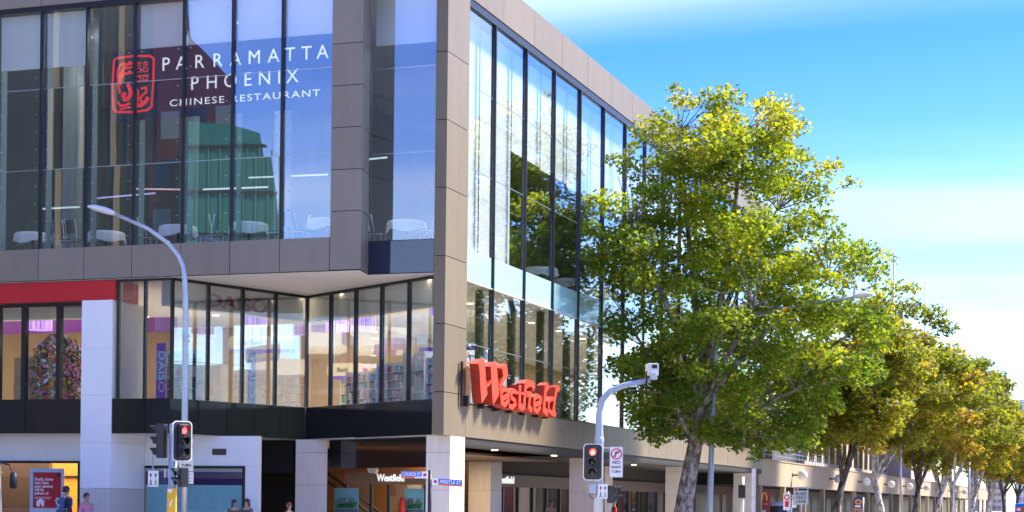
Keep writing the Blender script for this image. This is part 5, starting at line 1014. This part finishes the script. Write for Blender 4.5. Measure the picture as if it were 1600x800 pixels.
# --- the row of smaller street trees
def street_tree(label, loc, H, Rx, bark, seed, nleaf, lsize, lean=0.0, fork=True, Rup=None, bias=0.0, base=0.27):
    rg = random.Random(seed); rng = np.random.default_rng(seed); t = thing('street_tree', label, 'tree', loc, 0, 'street trees along the footpath')
    cz = H * (base + 1) / 2 + 0.3; rz_ = H * (1 - base) / 2; cl = []; tries = 0
    while len(cl) < 85 and tries < 9000:
        tries += 1; d = Vector((rg.gauss(0, 1), rg.gauss(0, 1), rg.gauss(0, 1))).normalized() * rg.random() ** 0.4; p = Vector((d.x * Rx + bias, d.y * Rx, cz + d.z * rz_ * (1.0 if d.z > 0 else 0.85)))
        if d.z > 0.2: p.x *= 0.9; p.y *= 0.9
        r_ = rg.uniform(0.85, 1.5)
        if p.x + loc[0] < -0.1 + r_ * 0.4 and p.z < 9: continue
        if any((p - q).length < (r_ + qr) * 0.36 for q, qr in cl): continue
        cl.append((p, r_))
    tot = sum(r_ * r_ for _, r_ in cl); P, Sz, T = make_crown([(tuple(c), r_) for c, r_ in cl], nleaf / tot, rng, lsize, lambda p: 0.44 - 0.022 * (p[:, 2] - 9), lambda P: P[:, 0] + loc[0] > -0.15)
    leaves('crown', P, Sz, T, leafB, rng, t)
    m = MB(); f = w_f = Vector((lean * 1.0, 0.1, H * 0.22)); m.tube([(0, 0, 0), (lean * 0.3, 0, H * 0.1), f], [0.30, 0.22, 0.19], 12); m.build('trunk', bark, t, smooth=True)
    b = MB(); ls = []
    for q in range(5): a = R(72 * q + rg.uniform(-20, 20)); ls.append(curve_branch(b, f - Vector((0, 0, 0.15)), Vector((bias + math.cos(a) * Rx * 0.5, math.sin(a) * Rx * 0.5, H * rg.uniform(0.6, 0.85))), 0.15, 0.035, rg, 7, 7, 0.1))
    ap = [p for l_ in ls for p in l_[2:]]
    for c, r_ in cl[::2]: q = min(ap, key=lambda a: (a - c).length); curve_branch(b, q, c, 0.03, 0.008, rg, 4, 3)
    b.build('branches', bark, t, smooth=True); return t
ROW = [(54.0, 13.4, 4.8, barkB, 'second street tree, with dark rough trunk under the cream band', 26000, 0.26), (75.0, 15.4, 5.9, barkC, 'third street tree, with pale forked trunk', 22000, 0.28), (96.3, 14.2, 5.2, barkB, 'fourth street tree, with brown trunk beyond the pale forked one', 18000, 0.30), (112.0, 12.8, 4.6, barkC, 'fifth street tree, slender and pale trunked', 14000, 0.32), (128.0, 16.2, 6.0, barkC, 'sixth street tree, with pale spreading limbs', 14000, 0.34), (150.0, 14.0, 5.2, barkC, 'seventh street tree down the footpath', 11000, 0.38), (172.0, 14.6, 5.6, barkC, 'eighth street tree down the footpath', 9000, 0.42), (200.0, 15.0, 6.0, barkB, 'ninth street tree, near the right picture edge', 8000, 0.46), (232.0, 15.0, 6.5, barkB, 'last street tree at the right picture edge', 7000, 0.5)]
for i, (y, H, Rx, bk, lab, n, ls) in enumerate(ROW): street_tree(lab, (3.3 + 0.2 * math.sin(i * 2.1), y, 0.12), H, Rx, bk, 40 + i, n, ls, lean=(0.5, -0.7, 0.3, 0.4, -0.4, 0.5, 0.2, -0.3, 0.2)[i], bias=0.9)

# ------------------------------------------------------------------ people
skin_m = {}
def skinned(name, joints, edges, mat, parent, sub=1, root=0):
    me = bpy.data.meshes.new(name); me.from_pydata([j[0] for j in joints], edges, []); o = bpy.data.objects.new(name, me); COL.objects.link(o)
    o.modifiers.new('skin', 'SKIN'); sd_ = me.skin_vertices[0].data
    for i, j in enumerate(joints): r_ = j[1]; sd_[i].radius = r_ if isinstance(r_, tuple) else (r_, r_); sd_[i].use_root = i == root
    ss = o.modifiers.new('sub', 'SUBSURF'); ss.levels = sub; ss.render_levels = sub
    bpy.context.view_layer.update(); dg = bpy.context.evaluated_depsgraph_get(); nm = bpy.data.meshes.new_from_object(o.evaluated_get(dg)); bpy.data.objects.remove(o); nm.materials.clear(); nm.materials.append(mat); nm.polygons.foreach_set('use_smooth', [True] * len(nm.polygons)); nm.name = name
    return obj(name, nm, parent)
def person(label, loc, face, h, skin, hairc, topc, legc, long_hair=False, pack=None, walk=0.15):
    k = h / 1.75; t = thing('person', label, 'person', loc, face); sk = M('skin %.2f' % skin[0], skin, 0.5, 0, 0.04); tp = M('cloth ' + label[:24], topc, 0.8, 0, 0.1, 6); lg = M('legs ' + label[:24], legc, 0.8, 0, 0.1, 6); hr = M('hair ' + label[:24], hairc, 0.45, 0, 0.3, 30)
    J = [((0, 0, 0.95), (0.15, 0.10)), ((0, 0, 1.15), (0.13, 0.09)), ((0, 0, 1.36), (0.15, 0.10)), ((0, 0.0, 1.46), (0.06, 0.055)), ((0, -0.005, 1.53), 0.05), ((0, -0.02, 1.60), (0.062, 0.075)), ((0, 0.0, 1.67), (0.074, 0.092)), ((0, 0.01, 1.73), (0.05, 0.065)), ((0, -0.105, 1.625), 0.014)]
    Ed = [(0, 1), (1, 2), (2, 3), (3, 4), (4, 5), (5, 6), (6, 7), (5, 8)]
    for s in (-1, 1):
        b = len(J); J += [((s * 0.19, 0, 1.39), 0.055), ((s * 0.235, 0.02, 1.12), 0.042), ((s * 0.25, -0.06, 0.88), 0.03), ((s * 0.25, -0.085, 0.80), (0.04, 0.018))]; Ed += [(2, b), (b, b + 1), (b + 1, b + 2), (b + 2, b + 3)]
        for q, (dy, L_) in enumerate(((-0.03, 0.075), (-0.011, 0.085), (0.009, 0.08), (0.028, 0.062))): f = len(J); J += [((s * 0.25, -0.085 + dy, 0.76), 0.009), ((s * 0.245, -0.09 + dy, 0.76 - L_ * 0.55), 0.008), ((s * 0.235, -0.085 + dy, 0.76 - L_), 0.007)]; Ed += [(b + 3, f), (f, f + 1), (f + 1, f + 2)]
        f = len(J); J += [((s * 0.24, -0.13, 0.80), 0.010), ((s * 0.235, -0.14, 0.765), 0.009)]; Ed += [(b + 3, f), (f, f + 1)]
        b = len(J); J += [((s * 0.09, 0, 0.90), 0.085), ((s * 0.10, -0.02 + s * walk * 0.4, 0.50), 0.058), ((s * 0.10, s * walk, 0.09), 0.038), ((s * 0.105, s * walk - 0.14, 0.04), 0.034)]; Ed += [(0, b), (b, b + 1), (b + 1, b + 2), (b + 2, b + 3)]
    sc = lambda Q, g=0.0: [((p[0] * k, p[1] * k, p[2] * k), tuple((x + g) * k for x in r_) if isinstance(r_, tuple) else (r_ + g) * k) for p, r_ in Q]
    skinned('body', sc(J), Ed, sk, t)
    Tj = [((0, 0, 0.90), (0.155, 0.11)), ((0, 0, 1.15), (0.15, 0.11)), ((0, 0, 1.36), (0.165, 0.115)), ((0, 0, 1.45), (0.075, 0.07))]; Te = [(0, 1), (1, 2), (2, 3)]
    for s in (-1, 1): b = len(Tj); Tj += [((s * 0.19, 0, 1.385), 0.07), ((s * 0.235, 0.02, 1.12), 0.058), ((s * 0.25, -0.05, 0.92), 0.045)]; Te += [(2, b), (b, b + 1), (b + 1, b + 2)]
    skinned('jacket', sc(Tj, 0.012), Te, tp, t)
    Lj = [((0, 0, 0.97), (0.145, 0.105))]; Le = []
    for s in (-1, 1): b = len(Lj); Lj += [((s * 0.09, 0, 0.86), 0.098), ((s * 0.10, -0.02 + s * walk * 0.4, 0.50), 0.075), ((s * 0.10, s * walk, 0.10), 0.06)]; Le += [(0, b), (b, b + 1), (b + 1, b + 2)]
    skinned('trousers', sc(Lj, 0.008), Le, lg, t)
    for s in (-1, 1): MB().box(-0.045, 0.045, -0.19, 0.07, 0, 0.085).build('shoe', blk, t, bevel=0.02).location = (s * 0.105 * k, s * walk * k, 0)
    # hair: shell over the back and top of the head, jagged edge
    m = MB(); n_, rows = 16, 7
    for i in range(rows):
        for q in range(n_):
            a = 2 * math.pi * q / n_; front = max(0, -math.sin(a)); low = (1.55 if long_hair else 1.585) + front * (0.115 if not long_hair else 0.10); low -= 0.12 * long_hair * max(0, math.sin(a)); z = 1.775 - (1.775 - low) * (i / (rows - 1)); v = min(1, (1.775 - z) / 0.11); r_ = math.sqrt(max(0.0, 1 - (1 - v) ** 2)); r_ *= 1 + 0.06 * math.sin(q * 5.3 + i * 2.1)
            m.v.append((0.094 * r_ * math.cos(a) * k, (0.012 + 0.112 * r_ * math.sin(a)) * k, z * k))
    for i in range(rows - 1):
        for q in range(n_): m.f.append((i * n_ + q, (i + 1) * n_ + q, (i + 1) * n_ + (q + 1) % n_, i * n_ + (q + 1) % n_))
    m.f.append(tuple(range(n_))); m.build('hair', hr, t, smooth=True)
    for s in (-1, 1):
        o = MB().lathe([(0.004, -0.01), (0.018, -0.006), (0.022, 0.0), (0.015, 0.008)], 8).build('ear', sk, t, smooth=True); o.location = (s * 0.09 * k, 0.01 * k, 1.635 * k); o.rotation_euler = (0, R(90), 0)
        MB().lathe([(0.002, -0.006), (0.009, -0.003), (0.009, 0.003), (0.002, 0.006)], 8).build('eye', ink, t).location = (s * 0.033 * k, -0.088 * k, 1.648 * k)
    MB().box(-0.024, 0.024, -0.004, 0.004, -0.004, 0.004).build('mouth', M('lips', (0.35, 0.12, 0.1), 0.5), t).location = (0, -0.098 * k, 1.583 * k)
    if pack:
        o = MB().box(-0.15, 0.15, 0.10, 0.27, 1.0, 1.44).build('backpack', pack[0], t, bevel=0.05); o.scale = (k, k, k)
        q = MB(); stroke(q, [(-0.1, 1.36), (0.0, 1.41), (0.1, 1.34), (0.02, 1.24), (-0.1, 1.2), (-0.02, 1.1), (0.1, 1.12)], 0.022, lambda u, v: (u * k, 0.272 * k, v * k), lambda u, v: (u * k, 0.28 * k, v * k)); q.build('backpack_trim', pack[1], t)
        for s in (-1, 1): MB().tube([(s * 0.11 * k, 0.12 * k, 1.42 * k), (s * 0.11 * k, 0.0, 1.52 * k), (s * 0.11 * k, -0.13 * k, 1.40 * k), (s * 0.12 * k, -0.13 * k, 1.2 * k), (s * 0.14 * k, 0.1 * k, 1.08 * k)], 0.02, 6).build('strap', pack[1], t)
    return t
asian = (0.42, 0.25, 0.17)
person('person in navy jacket with black hair carrying a blue and white backpack', (-11.0, -3.4, 0.12), R(150), 1.86, asian, (0.012, 0.010, 0.010), (0.03, 0.03, 0.06), (0.03, 0.03, 0.04), pack=(M('pack blue', (0.06, 0.10, 0.22), 0.7), M('pack white', (0.6, 0.62, 0.62), 0.6)))
person('person with short dark hair in a pink top beside the white column', (-10.35, -3.3, 0.12), R(70), 1.66, asian, (0.02, 0.012, 0.010), (0.60, 0.25, 0.36), (0.05, 0.05, 0.08))
person('person with long dark hair, left of the two by the stone column', (-6.75, -0.6, 0.12), R(60), 1.52, asian, (0.015, 0.012, 0.012), (0.08, 0.07, 0.09), (0.03, 0.03, 0.05), True)
person('person with long dark hair, right of the two by the stone column', (-6.25, -0.7, 0.12), R(-20), 1.55, asian, (0.015, 0.012, 0.012), (0.12, 0.05, 0.06), (0.03, 0.03, 0.05), True)
person('person with auburn hair in front of the diagonal stone column', (-5.0, -0.3, 0.12), R(80), 1.44, (0.5, 0.32, 0.24), (0.16, 0.035, 0.015), (0.10, 0.08, 0.08), (0.05, 0.04, 0.04), True)
person('person in a grey top walking under the arcade past the shop doors', (-2.2, 17.5, 0.12), R(40), 1.62, asian, (0.02, 0.015, 0.012), (0.3, 0.26, 0.25), (0.05, 0.05, 0.06))
person('person in a red top further along under the arcade', (-1.6, 24.6, 0.12), R(120), 1.7, asian, (0.03, 0.02, 0.015), (0.35, 0.05, 0.04), (0.05, 0.05, 0.06))
# red cone like sign inside the entrance
co = thing('safety_cone', 'red cone just inside the entrance doors', 'cone', (-3.65, 5.55, 0.12)); MB().lathe([(0.16, 0.05), (0.09, 1.5), (0.07, 1.66)], 16).build('cone_body', EM('cone red', (0.7, 0.03, 0.015), 0.15) if False else M('cone red', (0.7, 0.03, 0.015), 0.5), co, smooth=True); B('cone_base', -0.2, 0.2, -0.2, 0.2, 0, 0.05, blk, co)

# ------------------------------------------------------------------ vehicles
tyre = M('tyre', (0.02, 0.02, 0.02), 0.8); rimm = M('wheel rim', (0.4, 0.4, 0.42), 0.35, 0.7)
def wheel(t, x, y, r, w):
    o = MB().lathe([(r * 0.6, -w / 2), (r * 0.95, -w / 2), (r, -w / 3), (r, w / 3), (r * 0.95, w / 2), (r * 0.6, w / 2)], 24).build('wheel', tyre, t, smooth=False); o.location = (x, y, r); o.rotation_euler = (R(90), 0, 0)
    MB().lathe([(0.02, -w / 2 - 0.01), (r * 0.58, -w / 2 - 0.005), (r * 0.6, w / 2 + 0.005), (0.02, w / 2 + 0.01)], 16).build('rim', rimm, o)
def vehicle(name, label, cat, loc, rz, prof, w, body, glass_y, wheels, lights, group=None):
    """prof: side outline (x,z), front at +x"""
    t = thing(name, label, cat, loc, rz)
    MB().prism(prof, lambda u, v: (u, -w / 2, v), lambda u, v: (u, w / 2, v)).build('body', body, t, bevel=0.07)
    for s in (-1, 1):
        for poly in glass_y: MB().prism(poly, lambda u, v: (u, s * (w / 2 + 0.004), v), lambda u, v: (u, s * (w / 2 - 0.03), v)).build('side_window', blackp, t)
        for x, r_ in wheels: wheel(t, x, s * (w / 2 - 0.12), r_, 0.24)
        for x, z, nm, mt in lights: MB().box(-0.03, 0.03, -0.14, 0.14, -0.1, 0.1).build(nm, mt, t, bevel=0.015).location = (x, s * (w / 2 - 0.28), z)
    return t
lred_ = EM('tail lamp', (0.9, 0.02, 0.01), 0.08); lwh = M('head lamp', (0.7, 0.72, 0.75), 0.1)
van = vehicle('delivery_van', 'blue van far down the road at the right picture edge', 'van', (12.1, 95.0, 0.0), R(90), [(-2.4, 0.35), (2.2, 0.35), (2.4, 0.6), (2.35, 1.0), (1.6, 1.15), (1.0, 1.9), (0.6, 2.02), (-2.3, 2.02), (-2.4, 1.9)], 1.8, M('van blue', (0.015, 0.12, 0.55), 0.3, 0, 0.05, coat=0.5), [[(0.2, 1.15), (1.35, 1.15), (0.9, 1.8), (0.2, 1.8)]], [(-1.5, 0.34), (1.5, 0.34)], [(-2.41, 1.55, 'tail_light', lred_), (2.39, 0.8, 'headlight', lwh)])
B('rear_window', -2.42, -2.405, -0.7, 0.7, 1.2, 1.75, blackp, van)
suv = vehicle('parked_car', 'silver car just visible beneath the cream band left of the arches sign', 'car', (0.2, 54.5, 0.12), R(90), [(-2.2, 0.35), (2.1, 0.35), (2.25, 0.6), (2.2, 0.95), (1.2, 1.08), (0.5, 1.66), (-1.6, 1.72), (-2.15, 1.1)], 1.8, M('car silver', (0.5, 0.52, 0.56), 0.25, 0.6, 0.03, coat=0.5), [[(-1.7, 1.12), (0.95, 1.12), (0.42, 1.58), (-1.45, 1.6)]], [(-1.4, 0.33), (1.4, 0.33)], [(-2.2, 1.0, 'tail_light', lred_), (2.24, 0.75, 'headlight', lwh)])
MB().add([(-2.16, -0.75, 1.12), (-2.16, 0.75, 1.12), (-1.68, 0.7, 1.62), (-1.68, -0.7, 1.62), (-2.1, -0.75, 1.12), (-2.1, 0.75, 1.12), (-1.62, 0.7, 1.62), (-1.62, -0.7, 1.62)], [(0, 1, 2, 3), (4, 7, 6, 5), (0, 4, 5, 1), (2, 6, 7, 3)]).build('rear_window', blackp, suv)
bus = vehicle('city_bus', 'dark fronted bus whose corner shows at the left picture edge', 'bus', (-16.33, -8.9, 0.0), 0.0, [(-6, 0.35), (5.6, 0.35), (5.85, 0.6), (5.92, 1.2), (5.86, 2.5), (5.72, 2.88), (5.45, 2.98), (-5.9, 2.98), (-6, 2.8)], 2.5, M('bus white', (0.6, 0.62, 0.64), 0.3, 0, 0.04, coat=0.4), [[(-5.6, 1.2), (5.5, 1.2), (5.5, 2.4), (-5.6, 2.4)]], [(-3.6, 0.48), (3.6, 0.48)], [(5.9, 0.7, 'headlight', lwh)])
MB().prism([(5.88, 1.0), (5.98, 1.2), (5.92, 2.5), (5.78, 2.9), (5.6, 2.9), (5.74, 2.5), (5.8, 1.2)], lambda u, v: (u, -1.2, v), lambda u, v: (u, 1.2, v)).build('windscreen', blackp, bus, bevel=0.03)
MB().prism([(5.93, 0.5), (6.0, 1.2), (5.94, 2.5), (5.80, 2.93), (5.76, 2.93), (5.88, 2.5), (5.92, 1.2)], lambda u, v: (u, 1.21, v), lambda u, v: (u, 1.27, v)).build('front_pillar', M('bus trim', (0.35, 0.36, 0.36), 0.4), bus)
B('indicator_strip', 5.8, 5.985, 1.255, 1.275, 2.28, 2.36, M('hi vis yellow', (0.55, 0.6, 0.03), 0.5), bus)
MB().tube([(5.85, 1.25, 2.62), (6.2, 1.32, 2.55), (6.32, 1.34, 2.3)], 0.025, 8).build('mirror_arm', blk, bus); MB().lathe([(0.02, -0.24), (0.1, -0.2), (0.12, 0.0), (0.1, 0.2), (0.02, 0.24)], 12).build('mirror', blk, bus, smooth=True).location = (6.33, 1.34, 2.1)
